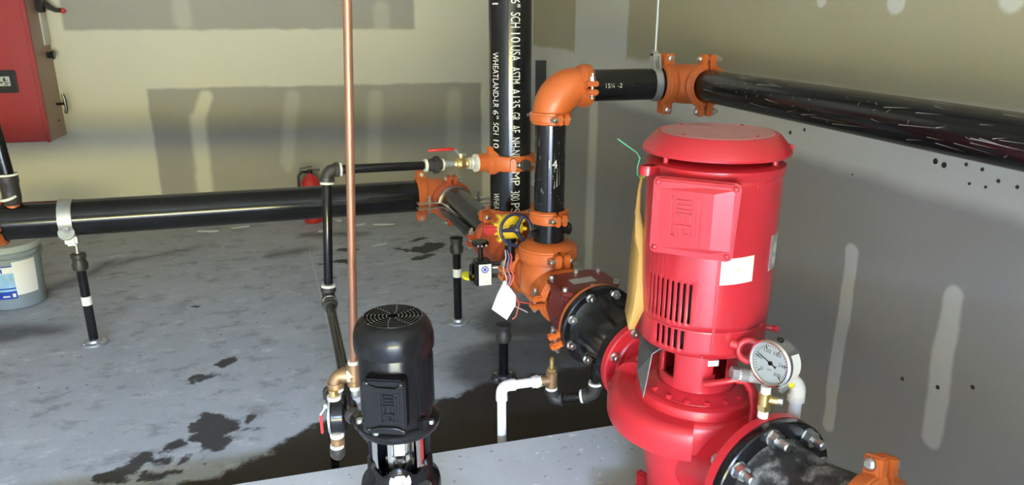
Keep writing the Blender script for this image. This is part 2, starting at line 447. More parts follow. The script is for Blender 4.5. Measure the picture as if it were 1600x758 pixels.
# ------------------------------------------------------------------ the room
def struct(name, mb, m, smooth=0): return obj(name, mb, m, smooth=smooth, kind='structure')
WX, WY, WZ, YF = 1.5, 5.8, 3.6, -4.6
struct('floor', MB().box(-3.2, 1.62, YF - .12, 5.92, -.12, 0), 'floor')
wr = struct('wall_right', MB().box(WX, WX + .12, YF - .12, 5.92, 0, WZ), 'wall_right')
struct('wall_back', MB().box(-3.2, WX, WY, WY + .12, 0, WZ), 'wall_back')
struct('wall_left', MB().box(-3.2, -3.08, YF - .12, WY, 0, WZ), 'wall_left')
struct('ceiling', MB().box(-3.2, WX + .12, YF - .12, 5.92, WZ, WZ + .12), 'wall_plain')
# door opening behind the camera
struct('wall_front', MB().box(-3.08, -2.2, YF - .12, YF, 0, WZ).box(1.05, WX, YF - .12, YF, 0, WZ).box(-2.2, 1.05, YF - .12, YF, 2.3, WZ), 'wall_plain')
struct('added_shade_wall', MB().box(.58, WX, -.30, -.18, 0, 1.22), 'wall_plain')  # unseen low wall, added to shade the lower near part of the right wall
struct('ground_outside', MB().box(-9, 9, -12, YF - .12, -.16, -.02), 'pad')
# dark screw and nail heads showing in the right-hand wall
for i, (y, z, r) in enumerate([(2.122, 1.157, .007), (2.049, 1.177, .006), (1.507, 1.175, .008), (1.479, 1.171, .008), (1.414, 1.185, .005), (1.367, 1.182, .005),
        (1.319, 1.164, .005), (1.349, 1.143, .004), (1.269, 1.161, .005), (1.395, 1.141, .004), (1.489, .564, .006), (1.372, .60, .006), (1.274, .652, .006), (1.80, 1.08, .003)]):
    b = MB().lathe([(r, 0), (r * .9, .0015), (r * .35, .0015), (r * .3, .0005)], 10)
    obj('nail_head', b, 'fitting', wr, fr((WX, y, z), (-1, 0, 0)))
st_ = tag(obj('wall_strut', MB().box(-.05, .03, -.025, .025, .35, 1.235), 'dark_sheet', M_=T(1.47, 4.98, 0)),
    'dark steel strut standing on the right wall in the corner behind the orange elbow', 'strut')
obj('lip', MB().box(-.062, -.050, -.032, .032, .35, 1.235), 'galv', st_)
pad = obj('pump_pad', MB().prism([(-1.9, .35), (1.49, .35), (1.49, 2.185), (-1.9, 2.105)], 0, .1), 'pad', smooth=0, bevel=.008,
    label='light grey concrete pad under the red and the black pump', cat='pad')

# ------------------------------------------------------------------ the pump line
def L(y, dz=0): return V(.722 - .165 * (y - 2.77), y, .575 - .05 * (2.85 - y) + dz)
U = (L(1) - L(2)).normalized()                # along the line, towards the camera
R6, R4, R1 = .0842, .0560, .0172
LA = V(-1.47, 3.597, .645); LB = V(.446, 3.80, .606); LD = (LB - LA).normalized()
pipe('large_pipe', 'long black pipe running low along the back of the room', LA, LB - LD * .003, R6)
EC = LB + LD * .140                            # centre of the left elbow
T0 = L(2.85); BD = (T0 - EC).normalized()
def elbow_fit(label, Pc, d1, d2, e, r, m):
    d1 = Vector(d1).normalized(); d2 = Vector(d2).normalized(); Pc = Vector(Pc)
    b = MB(); n = 14
    b.tube([Pc + d1 * (e + .012)] + arc(Pc + (d1 + d2) * e, -d2, -d1, e, n) + [Pc + d2 * (e + .012)], [r] + [r + .010 * math.sin(math.pi * i / n) ** .6 for i in range(n + 1)] + [r], 32)
    return obj('pipe_elbow', b, m, label=label, cat='elbow', smooth=50)
elbow_fit('orange elbow turning the long low black pipe towards the riser', EC, -LD, BD, .125, R6 + .004, 'orange')
coupling('orange coupling joining the long low pipe to its right-hand elbow', LB + LD * .008, LD, (0, 0, 1), R6, .056)
coupling('orange coupling behind the silver clamp on the short branch pipe', EC + BD * .135, BD, (0, 0, 1), R6, .05, 'orange_dull')
pipe('branch_pipe', 'short black pipe slanting from the low elbow to the riser', EC + BD * .14, T0 - BD * .145, R6)
coupling('orange coupling at the left end of the long low pipe above the pail', LA + LD * .0, LD, (0, 1, .3), R6, .060)
b = MB().tube([LA - LD * .38, LA - LD * .003], R6 + .004, 32)
obj('pipe_tee', b, 'orange', label='orange tee at the far left end of the long low pipe', cat='tee', smooth=50)

pipe('large_pipe', 'black pipe continuing from the far left tee to the left wall', LA - LD * .37, LA - LD * 1.60, R6)

# riser and its tee
pipe('riser_pipe', 'tall black riser pipe with white stencilled lettering', (.714, 2.85, .742), (.714, 2.85, WZ), R6)
rt = MB().tube([T0 - U * .165, T0 + U * .105], R6 + .003, 32)
rt.lathe([(R6 + .012, 0), (R6 + .006, .06), (R6 + .002, .10), (R6 + .002, .163)], 32, fr(T0, (0, 0, 1)))
obj('pipe_tee', rt, 'orange_dull', label='dark orange tee under the foot of the tall riser', cat='tee', smooth=50)
coupling('orange coupling around the foot of the tall riser', (.714, 2.85, .742), (0, 0, 1), (-1, -.25, 0), R6, .055)
coupling('orange coupling where the slanting branch pipe meets the riser tee', T0 - U * .150, U, (-1, 0, .1), R6, .05, 'orange_dull')

def stencil(words, base_az, half, cx, cy, r, name, parent):
    """lettering reading downwards round a vertical pipe; words = (text, z top, z bottom)"""
    for w, zt, zb in words:
        def wrap(x, y, zt=zt):
            a = R(base_az) + y / r
            return (cx + (r + .0006) * math.cos(a), cy + (r + .0006) * math.sin(a), zt - x)
        me = text_mesh(w, 1, (0, -half), (zt - zb, half), wrap)
        o = obj(name, me, 'print_w'); o.parent = parent; o.matrix_parent_inverse = parent.matrix_world.inverted()
rp = [o for o in C.objects if o.name.startswith('riser_pipe')][0]
def stencil_on(o, *a):
    n0 = set(C.objects)
    stencil(*a, 'lettering', o)
    for q in set(C.objects) - n0: q.matrix_parent_inverse = Matrix(); q.matrix_local = o.matrix_local.inverted()
def RISER(y):                                  # height on the riser of the words, tuned from their spacing
    t = (y - 0) / 330
    return 1.648 - .901 * t
cw = [('P', 2, 13), ('6"', 20, 33), ('SCH', 38, 60), ('10', 65, 80), ('USA', 82, 105), ('ASTM', 111, 136), ('A135', 141, 170), ('GR', 175, 188), ('AE', 193, 206), ('NH-ND', 211, 246), ('MP', 262, 284), ('300', 290, 307), ('PSI', 309, 329)]
lw = [('10', 7, 18), ('|', 26, 28), ('WHEATLAND-LR', 92, 169), ('6"', 173, 185), ('SCH', 191, 208), ('10', 216, 228), ('WHEATL', 296, 330)]
stencil_on(rp, [(w, RISER(a + .5), RISER(c - 1.5)) for w, a, c in cw], 270, .0185, .714, 2.85, R6)
stencil_on(rp, [(w, RISER(a), RISER(c)) for w, a, c in lw], 213, .0150, .714, 2.85, R6)

# mechanical tee on the riser and the small black line leaving it
t = thing('mechanical_tee', 'orange strap tee clamped around the riser, feeding the small black line', 'tee', T(.714, 2.85, .965))
obj('strap', MB().lathe([(R6, -.030), (R6 + .013, -.030), (R6 + .018, -.022), (R6 + .018, .022), (R6 + .013, .030), (R6, .030)], 40, None, 0, 360, caps=False), 'orange', t)
hd = (LB - LA).normalized(); hx = V(-.994, -.165, .0)
bm_ = MB().lathe([(.062, .06), (.052, .085), (.040, .095), (.036, .100), (.036, .150), (.028, .152)], 24, fr((0, 0, 0), hx)); bm_.box(.07, .098, -.018, .018, .025, .062, fr((0, 0, 0), (0, 0, 1), hx)); bm_.box(.07, .098, -.018, .018, -.05, -.025, fr((0, 0, 0), (0, 0, 1), hx))
obj('outlet', bm_, 'orange', t, bevel=.004)
for az in (262, 300): obj('ear', MB().box(R6, R6 + .042, -.012, .012, -.026, .026, RZ(az)), 'orange', t, bevel=.005)
obj('bolt', MB().cyl(.007, -.07, .05, seg=10).sphere(.013, T(0, 0, .022), 12, .6), 'zinc', t, T(.03, -R6 - .03, .0) @ RY(-90))
obj('plug', MB().cyl(.022, -.012, .014, seg=20, ch=.004), 'fitting', t, fr((.034, -R6 - .030, -.002), (.2, -1, .2)))
H0 = V(.714, 2.85, .965) + hx * .15; HE = V(-.018, 2.70, .990); HD = (HE - H0).normalized()
def hp(s): return H0 + HD * s
def along(s): return fr(hp(s), HD, (0, 0, 1))
t = thing('ball_valve', 'brass ball valve with red lever on the small black line beside the riser', 'valve', along(0))
obj('thread_tape', MB().ring(.012, .036, -.004, .006).ring(.012, .024, .016, .026).ring(.012, .022, .03, .036), 'ptfe', t)
obj('nipple', MB().cyl(.0165, -.01, .14, seg=16), 'galv', t)
obj('body', MB().lathe([(.019, .036), (.021, .042), (.017, .048), (.022, .056), (.025, .066), (.022, .078), (.017, .084), (.022, .09), (.019, .098)], 20), 'brass', t)
obj('stem', MB().cyl(.008, .015, .040, fr((0, 0, .066), (1, 0, 0)), 12).hexn(.010, .032, .040, fr((0, 0, .066), (1, 0, 0))), 'brass', t)
obj('lever', MB().tube([(.036, 0, .045), (.037, 0, .066), (.040, 0, .075), (.055, 0, .088), (.058, 0, .10)], .005, 8), 'galv', t)
obj('grip', MB().tube([(.058, 0, .095), (.060, 0, .12), (.058, 0, .20), (.057, 0, .205)], [.005, .0065, .0065, .003], 10), 'red_plastic', t)
t = thing('pipe_union', 'black pipe union with white thread tape next to the brass ball valve', 'union', along(.14))
obj('thread_tape', MB().ring(.015, .024, .0, .008).ring(.015, .0245, .070, .080), 'ptfe', t)
obj('body', MB().hexn(.036, .020, .042).hexn(.027, .042, .060).cyl(.022, .008, .075, seg=16), 'fitting', t, bevel=.003)
obj('nipple', MB().cyl(R1, -.02, .012, seg=16), 'galv', t)
pipe('small_pipe', 'thin black pipe running level from the union to the small elbow', hp(.222), HE - HD * .030, R1, seg=20)
VB = V(-.048, 2.66, .505); VD = (VB - HE).normalized()
def small_elbow(label, P, d1, d2, r=.0225, e=.033, m='fitting', tape=True, collars=True, name='pipe_elbow'):
    d1 = Vector(d1).normalized(); d2 = Vector(d2).normalized(); P = Vector(P)
    t = thing(name, label, 'elbow', T(*P)); Q = V(0, 0, 0)
    b = MB().tube([d1 * (e + .006)] + arc((d1 + d2) * e * .8, -d2, -d1, e * .8, 8) + [d2 * (e + .006)], r, 20)
    if collars:
        for d in (d1, d2): b.ring(r * .8, r * 1.22, e - .006, e + .010, fr(Q, d), 20)
    obj('body', b, m, t, smooth=45)
    if tape:
        for d in (d1, d2): obj('thread_tape', MB().ring(r * .6, r * 1.12, e + .010, e + .019, fr(Q, d), 20), 'ptfe', t)
    return t
small_elbow('small black elbow at the top left corner of the thin black line', HE, -HD, VD)
pipe('small_pipe', 'thin black pipe dropping from the small elbow in front of the long pipe', HE + VD * .048, VB - VD * .055, R1, seg=20)
PD = (V(.005, 1.80, .50) - VB).normalized()
small_elbow('small black elbow at mid height where the thin line turns towards the black pump', VB, -VD, PD, .0235)
b = MB()
obj('union_nut', MB().hexn(.030, 0, .022).cyl(.024, .022, .04, seg=16), 'fitting', M_=fr(VB + PD * .055, PD), label='black hexagon union nut below the mid-height elbow of the thin line', cat='nut', bevel=.002)
PE = VB + PD * .885
pipe('small_pipe', 'thin black pipe slanting down behind the black pump', VB + PD * .09, PE, R1, seg=20)
PJ = V(.088, 1.578, .482)
obj('pipe_joint', MB().sphere(.0225, None, 18), 'fitting', M_=T(*PE), label='small black pipe joint tucked behind the left edge of the black pump', cat='joint')
pipe('small_pipe', 'short thin black pipe entering the back of the black pump', PE, PJ, R1, seg=20)

# gear-operated valve between the two tees
vm = fr(L(2.665), U, (0, 0, 1))
t = thing('butterfly_valve', 'butterfly valve with yellow gear box and navy handwheel at the riser foot', 'valve', vm)
obj('body', MB().lathe([(R6, -.07), (R6 + .006, -.045), (R6 + .020, -.030), (R6 + .022, .030), (R6 + .006, .045), (R6, .07)], 32), 'maroon', t)
vi = vm.inverted()
def vloc(p): return vi @ Vector(p)
pt = V(.650, 2.60, .748)
obj('neck', MB().cyl(.020, -.13, -.035, T(*pt), 16).cyl(.026, -.055, -.035, T(*pt), 16), 'black', t, vi)
wd = V(.06, -.99, .12).normalized()
gm = fr(pt, wd, (0, 0, 1))
gb = MB().lathe([(.040, -.035), (.052, -.030), (.056, -.010), (.052, .006), (.038, .014), (.022, .020)], 28, gm)
for i in range(9): gb.box(.030, .068, -.006, .006, -.034, .004, gm @ RZ(40 + 32 * i))
obj('gear_box', gb, 'yellow', t, vi, bevel=.002)
obj('indicator', MB().box(-.02, .02, -.105, -.052, -.020, .010, fr(pt, wd, (0, 0, 1)) @ RZ(180)), 'red_plastic', t, vi, bevel=.008)
obj('shaft_pin', MB().cyl(.007, .050, .085, fr(pt, (-1, 0, 0)), 10), 'zinc', t, vi)
wm = fr(pt + wd * .062 + V(.004, 0, .004), wd, (0, 0, 1))
hw = MB(); rr = .060
hw.tube([(rr * math.cos(R(12 * i)), rr * math.sin(R(12 * i)), 0) for i in range(31)], .0062, 10, False, wm)
for i in range(3): hw.tube([(.008 * math.cos(R(90 + 120 * i)), .008 * math.sin(R(90 + 120 * i)), -.003), (rr * math.cos(R(90 + 120 * i)), rr * math.sin(R(90 + 120 * i)), 0)], [.010, .006], 8, True, wm)
hw.cyl(.014, -.045, .008, wm, 16, .002)
obj('handwheel', hw, 'blue_wheel', t, vi)
obj('wheel_nut', MB().hexn(.006, .008, .013, wm), 'zinc', t, vi)

# supervisory switch box with its T handle, wires and paper tag
bx = V(.556, 2.735, .534)
t = thing('tamper_switch', 'black switch box with white sticker, yellow disc and T handle left of the tees', 'switch', T(*bx))
obj('housing', MB().box(-.028, .046, -.035, .035, -.055, .050), 'black', t, bevel=.008)
obj('bracket', MB().cyl(.036, -.006, .006, fr((-.034, .0, -.002), (1, -.35, 0)), 20), 'black', t)
obj('disc', MB().cyl(.024, -.006, .006, fr((-.052, -.004, -.014), (.15, -.3, 1)), 20), 'yellow_tag', t)
obj('sticker', MB().box(-.016, .036, -.0372, -.0352, -.050, .040), 'label', t, T(.005, 0, 0), bevel=.0005)
obj('mark', MB().ring(.011, .015, 0, .001, fr((.014, -.0374, .018), (0, -1, 0)), 20).box(-.006, .006, -.006, .006, 0, .001, fr((.014, -.0374, .018), (0, -1, 0))), 'blue', t)
for z in (.030, .012, -.022): obj('rod', MB().cyl(.0075, .04, .13, fr((0, .0, z), (1, -.35, .10)), 10), 'zinc' if z == .012 else 'black', t)
obj('stem', MB().cyl(.010, .045, .115, T(.004, .0, 0), 12).cyl(.013, .045, .06, T(.004, 0, 0), 12), 'black', t)
obj('handle', MB().lathe([(.020, .108), (.034, .114), (.036, .122), (.030, .130)], 20, T(.004, 0, 0)), 'black', t)
bolts(t, 'screw', [fr((.004 + dx, -.033, .118), (0, -1, .2)) for dx in (-.015, .0, .018)])
for nm, c, off, lab in (('wire', 'wire_violet', 0, 'violet wire hanging from the yellow gear box'), ('wire', 'wire_red', .007, 'red wire hanging beside the violet wire above the paper tag'), ('wire', 'wire_grey', -.008, 'grey wire hanging behind the violet wire')):
    pts = [(.636 + off, 2.59, .665), (.640 + off * 1.5, 2.575, .640), (.628 + off * 2, 2.56, .60), (.640 + off * 2, 2.552, .565), (.630 + off, 2.548, .53)]
    obj(nm, MB().tube(pts, .0028, 6), c, label=lab, cat='wire')
obj('wire', MB().tube([(.622, 2.548, .54), (.652, 2.54, .505), (.668, 2.53, .46), (.655, 2.525, .41), (.640, 2.525, .40)], .0026, 6), 'wire_red', label='red wire looping around the right edge of the white paper tag', cat='wire')
obj('wire', MB().tube([(.645, 2.545, .47), (.69, 2.53, .462), (.735, 2.50, .468), (.77, 2.46, .46)], .0026, 6), 'wire_red', label='red wire running from the paper tag to the check valve', cat='wire')
obj('wire', MB().tube([(.640, 2.54, .455), (.68, 2.525, .437), (.70, 2.52, .425)], .0026, 6), 'wire_grey', label='short pale wire sticking out right of the paper tag', cat='wire')
tg = [(.616, 2.555, .554), (.655, 2.527, .497), (.652, 2.52, .46), (.614, 2.508, .407), (.56, 2.535, .447), (.585, 2.548, .50)]
b = MB(); nrm = V(-.1, -1, .1).normalized() * .0012
b.add([Vector(p) for p in tg] + [Vector(p) + nrm for p in tg] + [V(.608, 2.532, .487), V(.608, 2.532, .487) + nrm],
      [(i, (i + 1) % 6, 12) for i in range(6)] + [(6 + i, 6 + (i + 1) % 6, 13) for i in range(6)] + [(i, (i + 1) % 6, 6 + (i + 1) % 6, 6 + i) for i in range(6)])
obj('paper_tag', b, 'white', smooth=20, label='white paper tag hanging on wires below the yellow gear box', cat='tag')

# main tee, its couplings and the upper branch
TM = L(2.485); TMz = TM.z
b = MB().lathe([(R6 + .002, -.165), (R6 + .002, -.11), (R6 + .010, -.07), (R6 + .014, 0), (R6 + .010, .07), (R6 + .002, .11), (R6 + .002, .160)], 36, fr(TM, U))
b.lathe([(R6 + .022, -.02), (R6 + .020, .04), (R6 + .012, .075), (R6 + .004, .10), (R6 + .004, .125)], 36, fr(TM, (0, 0, 1)))
obj('pipe_tee', b, 'orange', label='large bright orange tee beneath the shorter upright pipe', cat='tee', smooth=50)
coupling('orange coupling between the butterfly valve and the large orange tee', TM - U * .150, U, (-1, 0, 0), R6, .056)
cc = coupling('large orange coupling on top of the orange tee', (TM.x, TM.y, TMz + .125), (0, 0, 1), (.12, -1, 0), R6 + .004, .062, lug=1.05)
obj('reducer', MB().lathe([(R6 + .018, .028), (R6 + .006, .036), (.075, .043), (.058, .046)], 36), 'orange', cc)
VX, VY = TM.x + .002, TM.y
sp = thing('spool_piece', 'short black pipe piece between the two orange couplings above the tee', 'pipe', T(VX, VY, TMz + .16))
obj('barrel', MB().cyl(R4 + .001, 0, .108, seg=36), 'pipe', sp)
obj('outlet', MB().cyl(.019, .05, .085, fr((0, 0, .052), (1, -.1, 0)), 16, .003).cyl(.023, .066, .082, fr((0, 0, .052), (1, -.1, 0)), 16, .003), 'black', sp)
obj('outlet', MB().cyl(.012, .05, .074, fr((0, 0, .046), (-1, -.25, 0)), 12), 'black', sp)
coupling('orange coupling at the foot of the shorter upright pipe', (VX, VY, .822), (0, 0, 1), (.22, -1, 0), R4, .052, lug=.85)
up = pipe('upright_pipe', 'shorter upright black pipe with scratches, in front of the riser', (VX, VY, .825), (VX, VY, 1.186), R4)
coupling('orange coupling at the top of the shorter upright pipe', (VX, VY, 1.186), (0, 0, 1), (.22, -1, 0), R4, .048, lug=.85)
EH = V(VX, VY, 1.293)
elbow_fit('large orange elbow at the top of the shorter upright pipe', EH, (0, 0, -1), (1, 0, 0), .105, R4 + .005, 'orange')
coupling('orange coupling between the upper elbow and the short level pipe', EH + V(.122, 0, 0), (1, 0, 0), (0, -1, 0), R4, .050, lug=.9)
RPX = 1.315
hp2 = pipe('level_pipe', 'short level black pipe with a chalk mark beside the upper elbow', EH + V(.125, 0, 0), (RPX - .100, VY, 1.293), R4)
me = text_mesh('15\u00bc -2', 1, (0, -.008), (.062, .008), lambda x, y: (.955 + x, VY - (R4 + .0006) * math.cos(y / R4 + .05), 1.293 + (R4 + .0006) * math.sin(y / R4 + .05)))
o = obj('chalk_mark', me, 'chalk', hp2, hp2.matrix_local.inverted())
me = text_mesh('14', 1, (0, -.015), (.030, .015), lambda x, y: (VX + (R4 + .0006) * math.sin((x - .006) / R4 - .25), VY - (R4 + .0006) * math.cos((x - .006) / R4 - .25), 1.025 + y))
obj('chalk_mark', me, 'print_w', up, up.matrix_local.inverted())
sc = MB(); rnd = random.Random(4)
for i in range(46):
    a = R(rnd.uniform(180, 345)); z = rnd.uniform(.845, 1.155); l = rnd.choice([.006, .01, .03, .08]) * rnd.uniform(.5, 1.3); hz = rnd.random() < .3
    w = rnd.uniform(.0006, .0017); rr = R4 + .0004
    q = [(-w, 0), (w, 0), (w * .3, l)] if not hz else [(0, -w), (l * .3, 0), (0, w)]
    sc.add([(VX + rr * math.cos(a + x / rr), VY + rr * math.sin(a + x / rr), min(1.158, z + y)) for x, y in q], [(0, 1, 2)])
tag(obj('scratches', sc, 'scuff', up, up.matrix_local.inverted()), kind='stuff')
coupling('orange coupling left of the upper corner elbow, beside the hanger ring', (RPX - .104, VY, 1.293), (1, 0, 0), (0, 0, 1), R4, .048)
elbow_fit('short orange elbow at the upper corner by the right wall', (RPX, VY, 1.293), (-1, 0, 0), (0, -1, 0), .092, R4 + .006, 'orange')
RD = V(.006, -1, 0).normalized(); RS = V(RPX, VY - .105, 1.293)
coupling('orange coupling where the long upper pipe leaves the corner elbow', RS, RD, (0, 0, 1), R4, .048)
rp2 = pipe('upper_pipe', 'long black upper pipe running along the right wall towards the viewer', RS + RD * .003, RS + RD * 2.75, R4)
sc = MB()
for i in range(95):
    a = R(rnd.uniform(100, 215)); y = rnd.uniform(.05, 1.6); l = rnd.choice([.01, .03, .08, .12]) * rnd.uniform(.4, 1.2); w = rnd.uniform(.0004, .0013); rr = R4 + .0004
    tilt = rnd.uniform(-.012, .012)
    q = [(-w, 0), (w, 0), (tilt, l)] if rnd.random() < .85 else [(0, -w), (.012, 0), (0, w)]
    sc.add([(RPX + .006 * (y + yy) + rr * math.cos(a + x / rr), RS.y - y - yy, 1.293 + rr * math.sin(a + x / rr)) for x, yy in q], [(0, 1, 2)])
bpy.context.view_layer.update()
tag(obj('scratches', sc, 'scuff', rp2, rp2.matrix_local.inverted()), kind='stuff')
t = thing('pipe_hanger', 'grey steel hanger ring and threaded rod holding the short level pipe', 'hanger', T(RPX - .152, VY, 1.293))
obj('ring', MB().ring(R4 + .001, R4 + .006, -.013, .013, fr((0, 0, 0), (1, 0, 0)), 36), 'galv', t)
obj('clevis', MB().prism([(-.030, .050), (.030, .050), (.013, .108), (-.013, .108)], -.014, -.009, fr((0, 0, 0), (1, 0, 0), (0, 1, 0))).prism([(-.030, .050), (.030, .050), (.013, .108), (-.013, .108)], .009, .014, fr((0, 0, 0), (1, 0, 0), (0, 1, 0))).box(-.014, .014, -.013, .013, .10, .108), 'galv', t)
obj('rod', MB().cyl(.0052, .085, WZ - 1.293, seg=10), 'galv', t)
obj('nut', MB().hexn(.011, .108, .118).hexn(.011, .088, .099), 'zinc', t)

# check valve
cy = 2.225; CM = fr(L(cy), U, (0, 0, 1))       # local X up, Y sideways, Z along the line
Yl = CM.to_3x3() @ V(0, 1, 0)
t = thing('check_valve', 'dark red check valve with bolted square bonnet behind the black flange', 'valve', CM)
b = MB()
b.lathe([(R6, -.115), (R6, -.085), (R6 + .024, -.055), (R6 + .030, .03), (R6 + .012, .075), (R6, .085), (R6, .105)], 10, RZ(18))
b.add([(x, y, z) for x, hy, z0, z1 in ((-.02, .098, -.062, .070), (.060, .104, -.066, .074), (.096, .104, -.072, .078)) for y, z in ((-hy, z0 + .03), (-hy * .62, z0), (hy * .62, z0), (hy, z0 + .03), (hy, z1 - .02), (hy * .8, z1), (-hy * .8, z1), (-hy, z1 - .02))],
      [(8 * k + i, 8 * k + (i + 1) % 8, 8 * k + 8 + (i + 1) % 8, 8 * k + 8 + i) for k in (0, 1) for i in range(8)] + [tuple(range(8)), tuple(range(16, 24))])
obj('body', b, 'maroon', t, smooth=30, bevel=.005)
bo = [(-.112, -.050), (-.072, -.084), (.072, -.084), (.112, -.050), (.112, .062), (.088, .088), (-.088, .088), (-.112, .062)]
obj('bonnet', MB().prism(bo, .097, .113, Matrix(((0, 0, 1, 0), (1, 0, 0, 0), (0, 1, 0, 0), (0, 0, 0, 1)))), 'maroon', t, smooth=30, bevel=.004)
obj('nameplate', MB().box(.1128, .1142, -.045, .045, -.018, .022), 'plate', t)
bolts(t, 'small', [T(.113, y, z) @ RY(90) @ Matrix.Scale(1.25, 4) for y, z in ((-.092, -.052), (.092, -.052), (-.098, .06), (.098, .06), (0, .074), (-.012, -.070))], 'zinc')
coupling('orange coupling between the large orange tee and the dark red valve', L(2.345), U, (-1, 0, 0), R6, .050)

# flange adapter, black spool
FA = L(2.118); am = fr(FA, U, (0, 0, 1))
t = thing('flange_adapter', 'orange split ring behind the large black bolted flange', 'flange', am)
obj('ring', MB().lathe([(R6 + .006, -.022), (.118, -.020), (.139, -.008), (.141, .008), (R6, .008)], 48), 'orange', t)
sd = am.inverted().to_3x3() @ V(-1, 0, -.25)
em = fr((0, 0, 0), (0, 0, 1), sd)
obj('ear', MB().box(.125, .178, .008, .030, -.016, .008, em), 'orange', t, bevel=.004)
obj('ear', MB().box(.125, .178, -.030, -.008, -.016, .008, em), 'orange', t, bevel=.004)
obj('bolt', MB().cyl(.0062, -.055, .05, fr((0, 0, 0), (0, 1, 0)), 10).hexn(.011, .03, .041, fr((0, 0, 0), (0, 1, 0))).hexn(.011, -.042, -.03, fr((0, 0, 0), (0, 1, 0))), 'zinc', t, em @ T(.155, 0, -.004))
FS = FA + U * .008; SL = (FS - L(1.852)).length
t = thing('black_spool', 'black flanged spool between the orange ring and the red pump', 'spool', fr(FS, U, (0, 0, 1)))
obj('flange', MB().lathe([(R6, 0), (.141, 0), (.141, .022), (.137, .025), (R6 + .03, .025), (R6 + .026, .03)], 56), 'black', t)
obj('barrel', MB().lathe([(R6 + .034, .025), (R6 + .022, .034), (R6 + .010, .055), (R6 + .004, SL * .5), (R6 + .014, SL - .05), (R6 + .03, SL - .024)], 40), 'black', t)
obj('flange', MB().lathe([(R6, SL - .025), (.141, SL - .025), (.141, SL), (R6, SL)], 56), 'black', t)
bolts(t, 'flange_head', circle_ms(.1205, 8, .025, 22.5))
obj('bolt', MB().hexn(.014, 0, .02), 'zinc', t, T(0, 0, SL - .026) @ RZ(112) @ T(.1205, 0, 0) @ RX(180))

# relief line under the valve
E3 = V(.856, 2.17, .232); E2 = V(.718, 2.245, .192)
pipe('small_pipe', 'thin black drop pipe below the black flange', (.852, 2.165, .402), E3 + V(0, 0, .045), R1 * .95, seg=18)
hd3 = (E2 - E3).normalized()
small_elbow('small black elbow under the black flange above the wet floor', E3, (0, 0, 1), hd3, .022)
pipe('small_pipe', 'thin black level pipe close above the wet floor', E3 + hd3 * .05, E2 - hd3 * .04, R1 * .95, 'pipe', seg=18)
small_elbow('small black elbow under the bronze relief valve', E2, -hd3, (0, 0, 1), .0225, m='black_rough', tape=False)
t = thing('relief_valve', 'small bronze relief valve with brass top beside the white plastic pipe', 'valve', T(.716, 2.245, .232))
obj('thread_tape', MB().ring(.010, .022, 0, .012), 'ptfe', t)
obj('body', MB().cyl(.021, .010, .075, seg=18, ch=.003).hexn(.022, .062, .074).cyl(.019, 0, .042, fr((0, 0, .040), (-1, 0, 0)), 16), 'bronze', t)
obj('bonnet', MB().hexn(.017, .075, .088).cyl(.009, .088, .122, seg=12).cyl(.006, .122, .130, seg=10), 'brass', t)
PC = V(.531, 2.25, .268)
t = thing('plastic_drain_pipe', 'white plastic drain pipe dropping behind the concrete pad', 'pipe', T(.531, 2.25, 0))
ex = V(1, -.02, .02).normalized()
obj('elbow', MB().tube([ex * .045] + arc((ex + V(0, 0, -1)) * .026, V(0, 0, 1), -ex, .026, 8) + [V(0, 0, -.05)], .0205, 20).ring(.012, .0215, .03, .05, fr((0, 0, 0), ex), 20).ring(.012, .0215, .035, .055, fr((0, 0, 0), (0, 0, -1)), 20), 'pvc', t, T(0, 0, .268), smooth=45)
obj('level_pipe', MB().cyl(.0168, .045, .125, fr((0, 0, .268), ex), 18), 'pvc', t)
obj('adapter', MB().cyl(.0215, .112, .124, fr((0, 0, .268), ex), 18).hexn(.023, .124, .136, fr((0, 0, .268), ex)).cyl(.020, .136, .150, fr((0, 0, .268), ex), 18), 'pvc', t)
obj('drop_pipe', MB().cyl(.0168, 0, .225, seg=18), 'pvc', t)

# pipe stands
def base_flange(b, m=None):
    b.lathe([(.058, 0), (.060, .004), (.056, .010), (.036, .014), (.032, .024), (.020, .026)], 28, m); return b
def stand(label, x, y, ztop, zband, pr=.021, fit='fitting', extra=None):
    t = thing('pipe_stand', label, 'stand', T(x, y, 0))
    obj('base', base_flange(MB()), 'galv' if zband else 'fitting', t)
    bolts(t, 'small', [T(.046 * math.cos(a), .046 * math.sin(a), .008) for a in (0.6, 2.2, 3.7, 5.3)], 'galv')
    obj('post', MB().cyl(pr, .02, ztop - .04, seg=22), 'pipe', t)
    if zband: obj('band', MB().ring(pr - .002, pr + .0012, zband - .022, zband + .022, None, 22), 'label', t)
    obj('collar', MB().lathe([(pr + .002, ztop - .095), (pr + .012, ztop - .088), (pr + .014, ztop - .06), (pr + .008, ztop - .05), (pr + .008, ztop - .035), (pr + .012, ztop - .03), (pr + .012, ztop - .012), (.012, ztop - .008)], 20), fit, t)
    return t
sx, sy = -1.187, 3.632
t = stand('black pipe stand under the left clamp of the long low pipe', sx, sy, .475, .228)
obj('adjuster', MB().cyl(.0085, .44, .545, seg=12).cyl(.0125, .455, .475, seg=12), 'zinc', t)
stand('black pipe stand below the silver clamp and the low elbow', .583, 3.45, .475, .277)
stand('black pipe stand with brown collar under the paper tag, in front of the tee', .668, 2.79, .275, None, fit='fitting')
lc = LA + LD * ((-1.197 - LA.x) / LD.x)
t = thing('pipe_clamp', 'silver strap clamp on the left part of the long low pipe', 'clamp', fr(lc, LD, (0, 0, 1)))
obj('strap', MB().ring(R6 + .0005, R6 + .005, -.028, .028, None, 44), 'galv', t)
obj('saddle', MB().box(-R6 - .045, -R6 + .012, -.030, .030, -.026, .026), 'galv', t, bevel=.010)
obj('ear', MB().cyl(.034, -.006, .006, fr((-.050, .080, .0), (.55, 1, 0)), 20), 'galv', t)
